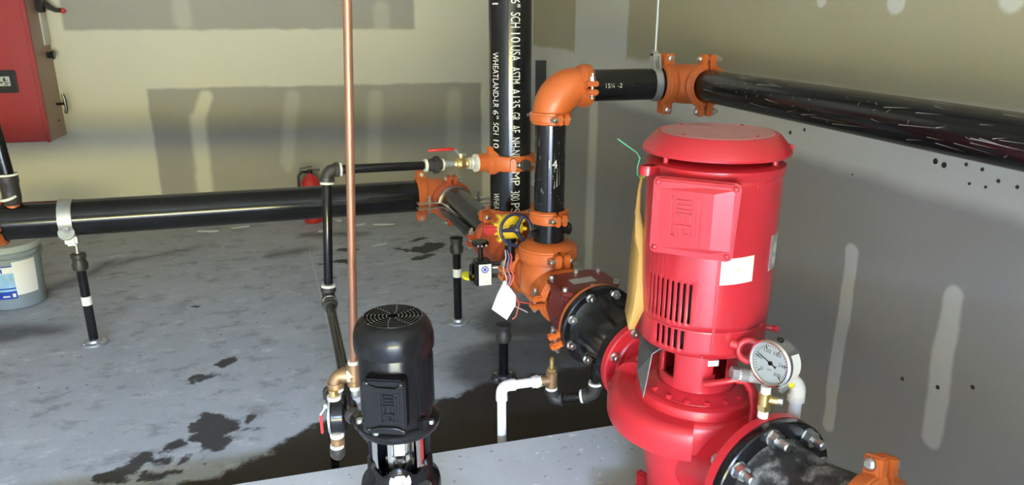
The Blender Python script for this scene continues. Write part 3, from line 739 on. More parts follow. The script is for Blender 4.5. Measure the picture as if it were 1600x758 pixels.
bolts(t, 'small', [fr((-.030, R6 + .010, .004), (-.2, 1, 0)) @ Matrix.Scale(1.5, 4)])
kc = EC + BD * .185
t = thing('pipe_clamp', 'bright two-bolt clamp around the short slanting branch pipe', 'clamp', fr(kc, BD, (0, 0, 1)))
for s in (1, -1):
    b = MB().lathe([(R6 + .0005, -.020), (R6 + .007, -.020), (R6 + .007, .020), (R6 + .0005, .020)], 28, RZ(0 if s > 0 else 180), -80, 80)
    for e in (-1, 1): b.box(*sorted((s * .010, s * .017)), *sorted((e * (R6 - .004), e * (R6 + .115))), -.020, .020)
    obj('half_band', b, 'zinc', t, bevel=.002)
for e in (-1, 1): obj('bolt', MB().cyl(.006, -.045, .05, fr((0, e * (R6 + .05), 0), (1, 0, 0)), 10).hexn(.011, .017, .027, fr((0, e * (R6 + .05), 0), (1, 0, 0))).hexn(.011, -.027, -.017, fr((0, e * (R6 + .05), 0), (1, 0, 0))), 'zinc', t)

# ------------------------------------------------------------------ red fire pump
PX, PY, PZ = .917, 1.585, .10
def pol(az, r, z): return V(r * math.cos(R(az)), r * math.sin(R(az)), z - PZ)   # z is height above the floor
def rad(az): return V(math.cos(R(az)), math.sin(R(az)), 0)
fp = thing('fire_pump', 'tall bright red vertical pump with motor, grey nameplate and white sticker', 'pump', T(PX, PY, PZ))
MR = .163
def shell(name, r, azs, zs, hole, m, thick, parent):
    """curved wall with openings cut through it"""
    vs = [pol(a, r, z) for a in azs for z in zs] ; nz = len(zs); b = MB(); fs = []
    full = abs(azs[-1] - azs[0]) >= 359.9
    if full: vs = vs[:-nz]
    na = len(azs) - 1
    for i in range(na):
        for j in range(nz - 1):
            if hole((azs[i] + azs[i + 1]) / 2, (zs[j] + zs[j + 1]) / 2): continue
            k = ((i + 1) % na if full else i + 1) * nz
            fs.append((i * nz + j, k + j, k + j + 1, i * nz + j + 1))
    b.add(vs, fs)
    o = obj(name, b, m, parent, smooth=35)
    md = o.modifiers.new('wall', 'SOLIDIFY'); md.thickness = thick; md.offset = -1
    return o
# motor frame with its two rows of upright vent slots on the left
slots = [186 + 5.4 * i for i in range(9)]
azs = sorted(set([round(a + d, 3) for a in slots for d in (-1.35, 1.35)] + list(range(0, 184, 8)) + list(range(236, 360, 8)) + [184, 360]))
sl2 = [200 + 6.2 * i for i in range(5)]
azs2 = sorted(set([round(a + d, 3) for a in sl2 for d in (-1.7, 1.7)] + list(range(0, 197, 8)) + list(range(230, 360, 8)) + [360]))
def in_slot(sl, hw): return lambda a: any(abs(a - q) < hw for q in sl)
sl3 = [188 + 5.4 * i for i in range(4)]
azs = sorted(set(azs + [round(a + d, 3) for a in sl3 for d in (-1.35, 1.35)]))
h3 = in_slot(sl3, 1.3)
h1 = in_slot(slots, 1.3); h2 = in_slot(sl2, 1.6)
shell('motor_frame', MR, azs, [.800, .815, .918, .93, 1.06, 1.155, 1.178], lambda a, z: (.815 < z < .918 and h1(a)) or (1.06 < z < 1.155 and h3(a)), 'red', .006, fp)
shell('motor_skirt', MR - .001, azs2, [.730, .745, .795, .802], lambda a, z: .745 < z < .795 and h2(a), 'red', .006, fp)
obj('motor_core', MB().cyl(MR - .022, .735 - PZ, 1.19 - PZ, seg=40), 'dark', fp)
# upper slots behind the terminal box, low on the left
obj('motor_base', MB().lathe([(.098, .716 - PZ), (.118, .722 - PZ), (.145, .727 - PZ), (MR - .006, .730 - PZ), (MR - .012, .742 - PZ), (.05, .742 - PZ)], 56), 'red', fp)
obj('motor_top', MB().lathe([(MR, 1.170 - PZ), (MR + .004, 1.176 - PZ), (MR + .004, 1.192 - PZ), (MR - .008, 1.198 - PZ), (.02, 1.198 - PZ)], 56), 'red', fp)
cap = obj('rain_cap', MB().lathe([(.155, 1.212 - PZ), (.1765, 1.216 - PZ), (.178, 1.222 - PZ), (.1745, 1.230 - PZ), (.150, 1.258 - PZ), (.143, 1.263 - PZ), (.134, 1.262 - PZ), (0, 1.264 - PZ)], 64), 'red', fp)
obj('top_plate', MB().lathe([(.134, 1.2622 - PZ), (.132, 1.2646 - PZ), (0, 1.2660 - PZ)], 56), 'red_dusty', cap, label='dusty faded red disc on the cap')
bolts(cap, 'screw', [T(*pol(a, .118, 1.2650)) for a in (30, 110, 200, 290)], 'red')
for az in (12, 100, 192, 305): obj('cap_post', MB().cyl(.007, 1.195 - PZ, 1.222 - PZ, T(*(rad(az) * .150)), 10), 'red', fp)
def lug(az, z, name='lifting_lug'):
    m_ = fr(pol(az, MR, z), rad(az), (0, 0, 1)); b = MB()
    b.box(-.011, .011, -.017, .017, -.004, .026, m_); b.ring(.008, .020, -.011, .011, fr(pol(az, MR + .026, z), (0, 0, 1)), 18)
    obj(name, b, 'red', fp, bevel=.003)
lug(186, 1.180)
obj('rim_tab', MB().box(-.012, .012, -.006, .006, 0, .014, fr(pol(346, .174, 1.224), rad(346))), 'red', cap, bevel=.002)
# eye bolt at the foot of the motor, a smaller one behind it
ec_ = pol(277, MR + .030, .762); em_ = fr(ec_, rad(232) + V(0, 0, .35), (0, 0, 1))
obj('eye_bolt', MB().tube([em_ @ V(.025 * math.cos(R(15 * i)), .025 * math.sin(R(15 * i)), 0) for i in range(25)], .0085, 12, False).tube([pol(268, MR - .004, .770), ec_ - (ec_ - pol(268, MR - .004, .770)).normalized() * .022], [.014, .010], 12), 'red', fp)
obj('eye_bolt', MB().cyl(.007, -.01, .022, fr(pol(322, MR, .772), rad(322)), 10).sphere(.010, T(*pol(322, MR + .022, .772)), 10), 'red', fp)
# terminal box: local X to the right seen from outside, Y up, Z outwards
tz = 1.088; taz = 229
def facing(az, r, z): return fr(pol(az, r, z), rad(az), V(-math.sin(R(az)), math.cos(R(az)), 0))
tb = facing(taz, MR - .012, tz)
lidp = [(-.098, -.082), (-.090, -.091), (.084, -.091), (.094, -.082), (.101, .084), (.093, .092), (-.088, .092), (-.097, .084)]
box_ = obj('terminal_box', MB().prism([(x * .94, y * .95) for x, y in lidp], 0, .036, tb), 'red', fp, bevel=.004)
b = MB()
b.prism(lidp, .036, .044, tb)
obj('lid', b, 'red', box_, bevel=.003)
# the lid swells to a blunt upright ridge right of its middle
rg = MB(); xs_ = (-.086, .022, .044, .090); ys_ = (-.078, -.066, .064, .076); hh = ((.0435, .0435, .0435, .0435), (.0435, .0500, .0510, .0435), (.0435, .0500, .0510, .0435), (.0435, .0435, .0435, .0435))
rg.add([(x, y, hh[i][j]) for i, x in enumerate(xs_) for j, y in enumerate(ys_)], [(i * 4 + j, i * 4 + 4 + j, i * 4 + 5 + j, i * 4 + 1 + j) for i in range(3) for j in range(3)], tb)
obj('lid_swell', rg, 'red', box_, smooth=0)
obj('lid_edge', MB().tube([(-.085, .086, .046), (.085, .086, .046)], .0042, 8, True, tb), 'red', box_)
bolts(box_, 'screw', [tb @ T(x, y, .044) @ Matrix.Scale(1.5, 4) for x, y in ((-.086, -.078), (.082, -.078), (-.086, .079), (.088, .079))], 'red')
def logo(m_, w, h, d):
    """raised maker's mark: three block letters lying on their side between two upright bars"""
    b = MB()
    def br(x0, x1, y0, y1): b.box(x0 * w, x1 * w, y0 * h, y1 * h, 0, d, m_)
    br(0, .07, 0, 1); br(.93, 1, 0, 1); br(.07, .18, 0, .05); br(.78, .93, .95, 1); br(.82, .87, .06, .88)
    # letter strokes, read with the head tilted right
    for y in (.92, .80, .69): br(.20, .72, y - .035, y + .015)
    br(.20, .26, .66, .935)
    for x in (.20, .42, .66): br(x, x + .08, .38, .60)
    br(.20, .72, .56, .61)
    br(.20, .28, .06, .31); br(.20, .72, .27, .32); br(.66, .74, .06, .31); br(.44, .74, .06, .11); br(.44, .50, .06, .20)
    return b
obj('embossed_mark', logo(tb @ T(-.052, -.046, .0455), .068, .096, .0058), 'red', box_, smooth=0)
# sticker, rating plate, tank plate strip
def curved(az0, az1, z0, z1, r, th=.0008, n=8, skew=0):
    b = MB(); vs = []; fs = []
    for i in range(n + 1):
        a = az0 + (az1 - az0) * i / n; dz = skew * i / n
        vs += [pol(a, r, z0 + dz), pol(a, r, z1 + dz), pol(a, r - th, z1 + dz), pol(a, r - th, z0 + dz)]
    for i in range(n):
        for j in range(4): fs.append((4 * i + j, 4 * i + (j + 1) % 4, 4 * i + 4 + (j + 1) % 4, 4 * i + 4 + j))
    fs += [(0, 1, 2, 3), (4 * n, 4 * n + 3, 4 * n + 2, 4 * n + 1)]
    return b.add(vs, fs)
obj('sticker', curved(252, 281, .923, .988, MR + .0014, .001, 10, .006), 'label', fp, label='white sticker')
obj('sticker_mark', MB().cyl(.004, 0, .0005, fr(pol(267, MR + .0014, .962), rad(267)), 10), 'chalk', fp)
rpl = obj('rating_plate', curved(303, 333, .940, 1.030, MR + .0016, .0012, 8), 'plate', fp, label='grey metal rating plate')
obj('plate_mark', MB().ring(.008, .012, 0, .0006, fr(pol(312, MR + .0018, .995), rad(312)), 16), 'label', rpl)
obj('plate_mark', MB().ring(.006, .009, 0, .0006, fr(pol(312, MR + .0018, .962), rad(312)), 16), 'label', rpl)
obj('frame_seam', curved(249.5, 251.5, .745, 1.18, MR + .0025, .003, 2), 'red', fp)
obj('name_strip', curved(247, 263, 1.150, 1.172, MR + .0015, .001, 6), 'red', fp)
bolts(fp, 'screw', [fr(pol(a, MR, z), rad(a)) for a, z in ((278, 1.158), (283, 1.170), (243, .735), (300, .80))], 'red')

# bracket between motor and pump, open on both sides
def bw(a, z): return .625 < z < .700 and (172 < a < 205 or 262 < a < 289 or 20 < a < 110)
azb = sorted(set(list(range(0, 361, 6)) + [172, 205, 262, 289, 20, 110]))
shell('bracket', .102, azb, [.585, .600, .625, .700, .730], bw, 'red', .012, fp)
obj('bracket_foot', MB().lathe([(.030, .578 - PZ), (.098, .590 - PZ), (.104, .600 - PZ), (.118, .596 - PZ), (.128, .588 - PZ), (.138, .586 - PZ), (.141, .576 - PZ), (.141, .560 - PZ)], 56), 'red', fp)
obj('shaft', MB().cyl(.020, .58 - PZ, .73 - PZ, seg=20).cyl(.034, .58 - PZ, .612 - PZ, seg=20), 'dark', fp)
obj('bracket_nut', MB().box(-.014, .014, -.006, .010, -.010, .010, fr(pol(262, .092, .690), rad(262), V(0, 0, 1)) @ RZ(90)), 'paste', fp)
obj('gland', MB().cyl(.013, .60 - PZ, .64 - PZ, T(*(rad(272) * .062)), 12).cyl(.008, .64 - PZ, .70 - PZ, T(*(rad(272) * .062)), 10), 'red', fp)
obj('cover_ring', MB().lathe([(.141, .585 - PZ), (.150, .583 - PZ), (.158, .578 - PZ), (.162, .568 - PZ), (.162, .548 - PZ), (.12, .548 - PZ)], 56), 'red_cast', fp)
bolts(fp, 'small', [T(*pol(188 + 22 * i, .131, .586)) for i in range(8)], 'red_cast')
# scroll casing: its radius grows clockwise from the tongue towards the outlet
def vol_r(a):
    a = a % 360
    if a <= 241: return .213 + (241 - a) / 141 * .040 if a >= 100 else .183 + (a / 100) * .040
    return .183
b = MB(); vs = []; fs = []; n = 120; pr = [(.0, 1.0), (.05, 1.0), (.80, .985), (.93, .90), (.99, .74), (1.0, .5), (1.0, .12), (.97, .0), (.60, -.10)]
angs = [241 - 360 * i / n for i in range(n)] + [241.01]
for a in angs:
    ro = vol_r(a if a < 241.005 else 300)
    if a == angs[0]: ro = vol_r(240.9)
    for q, h in pr:
        r_ = .10 + (ro - .10) * q
        p_ = pol(a, r_, .468 + .088 * h); vs.append(tuple(p_))
m_ = len(pr)
for i in range(len(angs)):
    j = (i + 1) % len(angs)
    for q in range(m_ - 1): fs.append((i * m_ + q, j * m_ + q, j * m_ + q + 1, i * m_ + q + 1))
b.add(vs, fs)
obj('casing', b, 'red_cast', fp, smooth=40)
obj('lower_casing', MB().lathe([(.150, .50 - PZ), (.150, .46 - PZ), (.143, .42 - PZ), (.130, .36 - PZ), (.118, .30 - PZ), (.112, .24 - PZ), (.118, .16 - PZ), (.135, .125 - PZ), (.16, .12 - PZ), (.16, .118 - PZ)], 56), 'red_cast', fp)
ft = obj('foot', MB().box(-.23, .23, -.20, .20, 0, .022).box(-.22, -.08, -.012, .012, .02, .10).box(.08, .22, -.012, .012, .02, .10).box(-.012, .012, .08, .19, .02, .10, RZ(22)).box(-.012, .012, -.19, -.08, .02, .10), 'red_cast', fp, bevel=.006)
bolts(fp, 'flange', [T(x, y, .022) for x, y in ((-.065, .185), (-.20, .13), (.2, .15), (.2, -.15), (-.2, -.15))])
obj('foot_block', MB().box(-.02, .02, -.015, .015, .0, .06, T(-.045, .120, .02) @ RZ(20)), 'red', fp, bevel=.004)
# outlet nozzle and flange
FO = L(1.850) - V(PX, PY, PZ); UO = -U
ob = fr(FO, UO)
obj('outlet_neck', MB().tube([pol(135, .16, .51), (FO - UO * .10) * .86 + pol(150, .16, .515) * .14, FO - UO * .045, FO - UO * .020], [.088, .092, .086, .092], 32), 'red_cast', fp, smooth=50)
of = obj('outlet_flange', MB().lathe([(.05, -.030), (.098, -.030), (.104, -.025), (.137, -.025), (.1405, -.021), (.1405, -.001), (.05, -.001)], 56, ob), 'red_cast', fp)
bolts(of, 'flange_head', [ob @ q for q in circle_ms(.1205, 8, -.026, 22.5, True)])
# inlet: wide neck towards the viewer and its flange
UH = V(U.x, U.y, 0).normalized()
FI = V(.967, 1.306, .452) - V(PX, PY, PZ); ib = fr(FI, UH)
obj('inlet_neck', MB().tube([V(0, .02, .36 - PZ), FI - UH * .12 - V(0, 0, .01), FI - UH * .05, FI - UH * .02], [.118, .112, .114, .128], 36), 'red_cast', fp, smooth=50)
inf = obj('inlet_flange', MB().lathe([(.06, -.032), (.130, -.032), (.136, -.027), (.166, -.027), (.171, -.022), (.171, 0), (.06, 0)], 64, ib), 'red_cast', fp)
obj('bolt_head', MB().hexn(.015, 0, .014), 'zinc', inf, ib @ RZ(150) @ T(.146, 0, -.027) @ RX(180))
obj('bolt_head', MB().hexn(.015, 0, .014), 'zinc', inf, ib @ RZ(195) @ T(.146, 0, -.027) @ RX(180))
obj('seal_line', MB().tube([V(.876, 1.470, .640) - V(PX, PY, PZ), V(.90, 1.445, .655) - V(PX, PY, PZ), V(.932, 1.428, .667) - V(PX, PY, PZ), V(.958, 1.420, .662) - V(PX, PY, PZ), V(.972, 1.412, .640) - V(PX, PY, PZ), V(.976, 1.402, .60) - V(PX, PY, PZ), V(.972, 1.40, .54) - V(PX, PY, PZ)], .0085, 12), 'red', fp, smooth=60, label='curved red seal water tube')
obj('guard', MB().add([V(*p) - V(PX, PY, PZ) for p in ((.762, 1.625, .728), (.772, 1.568, .690), (.812, 1.562, .703), (.744, 1.545, .580), (.738, 1.580, .640))], [(0, 1, 4), (1, 3, 4), (0, 1, 2)]), 'dark_sheet', fp, smooth=0, label='dark sheet metal guard')
o = [q for q in fp.children if q.name.startswith('guard')][0]; md = o.modifiers.new('t', 'SOLIDIFY'); md.thickness = .002
obj('guard_edge', MB().tube([V(*p) - V(PX, PY, PZ) for p in ((.815, 1.559, .7045), (.790, 1.562, .705), (.772, 1.566, .691), (.744, 1.544, .580))], .0016, 6), 'galv', fp)

# suction side: black reducing adapter and the coupling at the picture's lower edge
PCp = V(1.040, 1.035, .520)
t = thing('black_adapter', 'scuffed black flanged reducer bolted to the near side of the red pump', 'reducer', T(.967, 1.306, .452))
lb = fr((0, 0, 0), UH)
obj('flange', MB().lathe([(.08, .002), (.170, .002), (.1715, .006), (.1715, .024), (.168, .027), (.128, .029), (.124, .034)], 64, lb), 'black', t)
tgt = PCp - V(.967, 1.306, .452)
obj('barrel', MB().tube([UH * .024, UH * .045, UH * .09 + tgt * .06, UH * .12 + tgt * .16, tgt * .66, tgt * .86, tgt * 1.02], [.134, .124, .118, .112, .095, .0875, .085], 40), 'scuffed', t, smooth=60)
bolts(t, 'flange', [lb @ q @ Matrix.Scale(1.25, 4) for q in circle_ms(.1465, 8, .027, 10)])
coupling('orange coupling at the near end of the scuffed black reducer', PCp, tgt, (.25, .05, 1), R6 + .002, .054, lug=1.15)
pipe('suction_pipe', 'black suction pipe continuing below the lower right edge', PCp + tgt.normalized() * .004, PCp + tgt.normalized() * .30, R6)

# manila envelope and green twine on the motor's left lug
el = [(.794, 1.727, 1.150), (.777, 1.715, 1.089), (.765, 1.702, 1.041), (.750, 1.684, .973), (.741, 1.669, .92), (.728, 1.644, .832), (.719, 1.634, .792), (.726, 1.622, .746)]
er = [(.790, 1.715, 1.152), (.772, 1.690, 1.098), (.762, 1.668, 1.051), (.768, 1.650, 1.001), (.790, 1.633, .965), (.778, 1.613, .894), (.762, 1.594, .820), (.734, 1.600, .752)]
b = MB(); n = len(el); vs = []
for a, c in zip(el, er):
    a = Vector(a); c = Vector(c); mid = (a + c) / 2 + V(-.010, -.008, 0)
    vs += [a, mid, c]
b.add(vs, [(3 * i + j, 3 * i + j + 1, 3 * i + 4 + j, 3 * i + 3 + j) for i in range(n - 1) for j in (0, 1)])
o = obj('envelope', b, 'manila', smooth=22, label='folded manila envelope hanging down the left side of the red motor', cat='envelope')
md = o.modifiers.new('t', 'SOLIDIFY'); md.thickness = .006; md.offset = -1
obj('staple', MB().tube([(.763, 1.700, 1.046), (.757, 1.690, 1.042), (.757, 1.682, 1.034), (.764, 1.690, 1.026)], .002, 6), 'bronze', o)
obj('twine', MB().tube([(.741, 1.787, 1.219), (.757, 1.78, 1.207), (.773, 1.772, 1.195), (.788, 1.764, 1.184), (.794, 1.755, 1.170), (.786, 1.749, 1.150), (.784, 1.745, 1.130), (.792, 1.735, 1.118), (.800, 1.70, 1.130)], .0016, 6), 'twine', label='thin green twine tied to the left lug of the red motor', cat='twine')
obj('twine', MB().tube([(.782, 1.718, 1.115), (.789, 1.70, 1.14), (.800, 1.68, 1.155), (.806, 1.672, 1.165)], .0018, 6), 'yellow_tag', label='short yellow string holding the top of the manila envelope', cat='twine')

# pressure gauge on the inlet flange
gn = V(-.945, -.345, .07).normalized(); gp = V(.952, 1.318, .765)
# local Y up, X to the right seen from the front
zz = gn; yy = (V(0, 0, 1) - zz * zz.z).normalized(); xx = yy.cross(zz)
gm = Matrix((xx, yy, zz)).transposed().to_4x4(); gm.translation = gp
t = thing('pressure_gauge', 'round white dial pressure gauge beside the red pump', 'gauge', gm)
GR = .053
obj('case', MB().lathe([(.045, -.040), (GR - .003, -.038), (GR, -.034), (GR, .004), (GR - .004, .004), (GR - .004, -.002)], 48), 'steel', t)
obj('bezel', MB().lathe([(GR, -.004), (GR + .003, -.001), (GR + .003, .008), (GR - .002, .011), (GR - .006, .009), (GR - .006, .002)], 48), 'steel', t)
dl = obj('dial', MB().cyl(GR - .005, .0, .003, seg=48), 'dial', t)
tk = MB()
for i in range(31):
    a = 225 - 270 * i / 30; major = i % 6 == 0
    tk.box(.0345 if major else .039, .0435, -.0011 if major else -.0005, .0011 if major else .0005, .0028, .0037, RZ(a))
obj('scale', tk, 'ink', dl, smooth=0)
for i, s_ in enumerate(('0', '60', '120', '180', '240', '300')):
    a = R(225 - 54 * i); cx_, cy_ = .030 * math.cos(a), .030 * math.sin(a); w_ = .0031 * len(s_)
    obj('numeral', text_mesh(s_, 1, (cx_ - w_, cy_ - .0044), (cx_ + w_, cy_ + .0044)), 'ink', dl, T(0, 0, .0033))
obj('numeral', text_mesh('psi', 1, (-.005, -.020), (.005, -.014)), 'ink', dl, T(0, 0, .0033))
nd = obj('needle', MB().prism([(-.013, -.0016), (.036, -.0006), (.038, 0), (.036, .0006), (-.013, .0016), (-.016, .004), (-.016, -.004)], .0045, .0055, RZ(160)).cyl(.005, .003, .007, seg=16), 'ink', t)
obj('lens', MB().cyl(GR - .006, .0075, .0085, seg=48), 'glass', t)
obj('sticker', MB().lathe([(GR + .0006, -.033), (GR + .0012, -.033), (GR + .0012, -.005), (GR + .0006, -.005)], 20, None, -42, 38), 'label', t)
obj('fill_plug', MB().cyl(.008, 0, .004, fr((0, GR, -.02), (0, 1, 0)), 12), 'ink', t)
sk = V(.948, 1.318, 0)
t = thing('gauge_cock', 'brass cock with white tape carrying the round gauge', 'valve', T(.948, 1.322, .622))
obj('thread_tape', MB().cyl(.0125, 0, .020, seg=14).cyl(.012, .062, .082, seg=14), 'ptfe', t)
obj('body', MB().cyl(.0145, .018, .064, seg=16, ch=.002).hexn(.0165, .022, .034).cyl(.0105, 0, .030, fr((0, 0, .048), (.75, -.55, 0)), 14), 'brass', t)
obj('stem', MB().hexn(.010, .030, .040, fr((0, 0, .048), (.75, -.55, 0))), 'galv', t)
obj('lever', MB().box(-.006, .006, -.0025, .0025, .006, .036, fr((.02, -.02, .070), (.5, -.25, .6))), 'galv', t)
obj('grip', MB().box(-.010, .010, -.004, .004, .004, .018, fr((.036, -.026, .088), (.5, -.25, .3))), 'yellow_tag', t, bevel=.002)
t = thing('plastic_pipe', 'white plastic pipe with elbow behind the round gauge', 'pipe', T(1.090, 1.395, .100))
A_ = V(.958, 1.428, .676) - V(1.090, 1.395, .1); E_ = V(0, 0, .668 - .1 - .012)
dE = (A_ - E_).normalized()
obj('elbow', MB().tube([E_ + dE * .040] + arc(E_ + (dE + V(0, 0, -1)) * .022, V(0, 0, 1), -dE, .024, 8) + [E_ - V(0, 0, .046)], .0195, 18).ring(.01, .0215, .028, .046, fr(E_, dE), 18).ring(.01, .0215, .034, .050, fr(E_, (0, 0, -1)), 18), 'pvc', t, smooth=45)
obj('level_pipe', MB().tube([E_ + dE * .03, A_ + dE * .02], .0160, 16), 'pvc', t)
obj('drop_pipe', MB().tube([E_ - V(0, 0, .03), V(0, 0, 0)], .0160, 16), 'pvc', t)
obj('fitting', MB().cyl(.019, .0, .018, fr(A_ - V(0, 0, 0) + dE * .012, -dE), 14).cyl(.016, -.022, .008, fr(A_ + dE * .012, dE), 14).hexn(.019, .018, .034, fr(A_ + dE * .0, dE)), 'plate', t)

# ------------------------------------------------------------------ black jockey pump
JX, JY, JZ = .107, 1.505, .10
jp = thing('jockey_pump', 'small black vertical pump with domed fan cover, standing on the pad', 'pump', T(JX, JY, JZ))
def jpol(az, r, z): return V(r * math.cos(R(az)), r * math.sin(R(az)), z - JZ)
z_ = lambda z: z - JZ
cov = obj('fan_cover', MB().lathe([(.080, z_(.818)), (.0895, z_(.822)), (.0905, z_(.832)), (.0895, z_(.856)), (.086, z_(.870)), (.078, z_(.884)), (.068, z_(.8925)), (.0655, z_(.893)), (.0645, z_(.888)), (0, z_(.888))], 56), 'paint', jp)
g = MB()
for i in range(7): g.ring(.012 + .0085 * i, .016 + .0085 * i, z_(.888), z_(.8945), None, 40)
obj('grille', g, 'paint', cov)
g = MB()
for k_ in range(8):
    for i in range(7): g.sphere(.0011, T(*jpol(20 + 45 * k_ + 2 * i, .0145 + .0085 * i, .8945)), 6)
obj('grille_studs', g, 'plate', cov, kind='stuff')
obj('motor_frame', MB().lathe([(.05, z_(.645)), (.0825, z_(.648)), (.0825, z_(.655)), (.0815, z_(.815)), (.076, z_(.83))], 48), 'paint', jp)
fi = MB()
for a in range(-60, 130, 8): fi.box(.080, .0865, -.0016, .0016, z_(.68), z_(.80), RZ(a))
obj('fins', fi, 'paint', jp)
jt = fr(jpol(250, .070, .728), rad(250), V(-math.sin(R(250)), math.cos(R(250)), 0))
jl = [(-.044, -.060), (-.038, -.066), (.042, -.066), (.050, -.060), (.050, .060), (.044, .066), (-.040, .066), (-.044, .060)]
jb = obj('terminal_box', MB().prism([(x * .95, y * .97) for x, y in jl], 0, .034, jt), 'paint', jp, bevel=.004)
obj('lid', MB().prism(jl, .034, .042, jt), 'paint', jb, bevel=.0035)
for y_ in (-1, 1): obj('lid_rim', MB().tube([(-.034, y_ * .056, .043), (-.010, y_ * .047, .046), (.030, y_ * .047, .046), (.044, y_ * .055, .043)], .0028, 8, True, jt), 'paint', jb)
bolts(jb, 'screw', [jt @ T(x, y, .042) @ Matrix.Scale(1.5, 4) for x, y in ((-.034, -.056), (.041, -.056), (-.034, .056), (.041, .056))], 'black')
obj('embossed_mark', logo(jt @ T(-.008, -.036, .0418), .044, .072, .003), 'pipe', jb, smooth=0)
fl = MB().lathe([(.060, z_(.624)), (.093, z_(.624)), (.0965, z_(.629)), (.0965, z_(.640)), (.092, z_(.646)), (.080, z_(.650))], 48)
fo = obj('motor_flange', fl, 'paint', jp)
for az in (215, 305, 35, 125): obj('flange_lug', MB().box(.078, .094, -.011, .011, z_(.628), z_(.672), RZ(az)), 'black', fo, bevel=.004)
bolts(fo, 'small', [T(*jpol(a, .088, .645)) for a in (188, 232, 322, 55, 140)])
# lantern between motor and pump: two cast columns, steel guards, coupling with a white sticker
co = MB()
for a0_, a1_ in ((160, 190), (342, 372), (40, 75), (105, 140)):
    co.lathe([(.060, z_(.475)), (.074, z_(.475)), (.071, z_(.55)), (.076, z_(.626)), (.060, z_(.626))], 8, None, a0_, a1_)
obj('lantern', co, 'paint', jp, bevel=.003)
for a0_, a1_ in ((198, 217), (300, 320)):
    obj('guard_plate', MB().lathe([(.066, z_(.535)), (.0675, z_(.535)), (.0675, z_(.616)), (.066, z_(.616))], 8, None, a0_, a1_), 'steel', jp)
obj('coupling', MB().lathe([(.030, z_(.47)), (.034, z_(.48)), (.034, z_(.535)), (.024, z_(.54)), (.024, z_(.555)), (.034, z_(.56)), (.034, z_(.615)), (.026, z_(.625))], 28).box(.028, .044, -.006, .006, z_(.49), z_(.61), RZ(235)).box(.028, .044, -.006, .006, z_(.49), z_(.61), RZ(305)), 'steel', jp)
obj('sticker', MB().box(-.011, .012, -.016, .018, 0, .001, fr(jpol(264, .036, .575), rad(264), V(-math.sin(R(264)), math.cos(R(264)), 0))), 'white', jp)
hdp = MB(); vs = []; n = 64
for i in range(n):
    a = 360 * i / n; d_ = ((a - 262 + 180) % 360) - 180
    top = .533 + .016 * math.exp(-(d_ / 17) ** 2) - .012 * math.exp(-((abs(d_) - 34) / 13) ** 2) + (.012 if abs(d_) > 55 else 0)
    for r_, zz_ in ((.055, top - .012), (.070, top), (.076, top - .010), (.078, .495), (.092, .478), (.095, .464), (.095, .425), (.072, .42), (.072, .40)): vs.append(tuple(jpol(a, r_, zz_)))
hdp.add(vs, [(i * 9 + q, ((i + 1) % n) * 9 + q, ((i + 1) % n) * 9 + q + 1, i * 9 + q + 1) for i in range(n) for q in range(8)])
hd_ = obj('pump_head', hdp, 'paint', jp, smooth=40)
pm = fr(jpol(264, .076, .515), rad(264) + V(0, 0, .35))
obj('vent_plug', MB().hexn(.020, 0, .014, pm).cyl(.024, -.008, .002, pm, 22).sphere(.010, pm @ T(0, 0, .012), 12, .4), 'zinc', jp, bevel=.0015)
bolts(jp, 'small', [T(*jpol(a, .086, .480)) @ Matrix.Scale(2.1, 4) for a in (226, 304, 40, 130)])
obj('sleeve', MB().cyl(.066, .15, z_(.41), seg=44), 'steel', jp)
for a in (222, 306, 40, 130): obj('tie_rod', MB().cyl(.007, .11, z_(.478), T(*(rad(a) * .080)), 10), 'zinc', jp)
obj('base', MB().box(-.10, .10, -.10, .10, 0, .016).lathe([(.085, .016), (.09, .05), (.09, .14), (.072, .16)], 40).cyl(.030, .06, .13, fr((0, 0, .09), (-1, 0, 0)), 20).cyl(.030, .06, .13, fr((0, 0, .09), (1, 0, 0)), 20).cyl(.055, .12, .14, fr((0, 0, .09), (-1, 0, 0)), 24).cyl(.055, .12, .14, fr((0, 0, .09), (1, 0, 0)), 24), 'paint', jp, bevel=.003)

# copper line and the bronze drain branch behind the black pump
CT = V(.018, 1.852, .584); ctop = V(.163, 1.874, WZ)
CD = (ctop - CT).normalized()
pipe('copper_pipe', 'tall copper pipe rising from behind the black pump', CT + CD * .030, ctop, .0112, 'copper', seg=20)
t = thing('bronze_tee', 'bronze tee with white taped nipples at the foot of the copper pipe', 'tee', T(*CT))
obj('body', MB().cyl(.018, -.028, .028, seg=18, ch=.002).cyl(.020, -.032, -.018, seg=18).cyl(.020, .018, .032, seg=18).cyl(.018, .0, .028, fr((0, 0, 0), (-1, .1, 0)), 18), 'bronze', t)
obj('thread_tape', MB().cyl(.0145, .030, .042, seg=14), 'ptfe', t)
obj('thread_tape', MB().cyl(.0145, -.046, -.030, seg=14), 'ptfe', t)
obj('nipple', MB().cyl(.0125, -.085, -.02, seg=14), 'galv', t)
obj('thread_tape', MB().cyl(.016, -.082, -.068, seg=14), 'ptfe', t)
BE = V(-.034, 1.862, .582)
small_elbow('bronze elbow left of the copper pipe behind the black pump', BE, (CT - BE), (.02, -.03, -1), .0185, .026, 'bronze')
t = thing('drain_valve', 'round bodied black valve with red lever below the bronze elbow', 'valve', T(-.040, 1.845, .47))
obj('nipple', MB().cyl(.0135, .050, .078, seg=14).cyl(.0135, -.095, -.05, seg=14), 'brass', t)
obj('thread_tape', MB().cyl(.019, .050, .060, seg=16), 'ptfe', t)
obj('thread_tape', MB().cyl(.020, -.068, -.054, seg=16), 'ptfe', t)
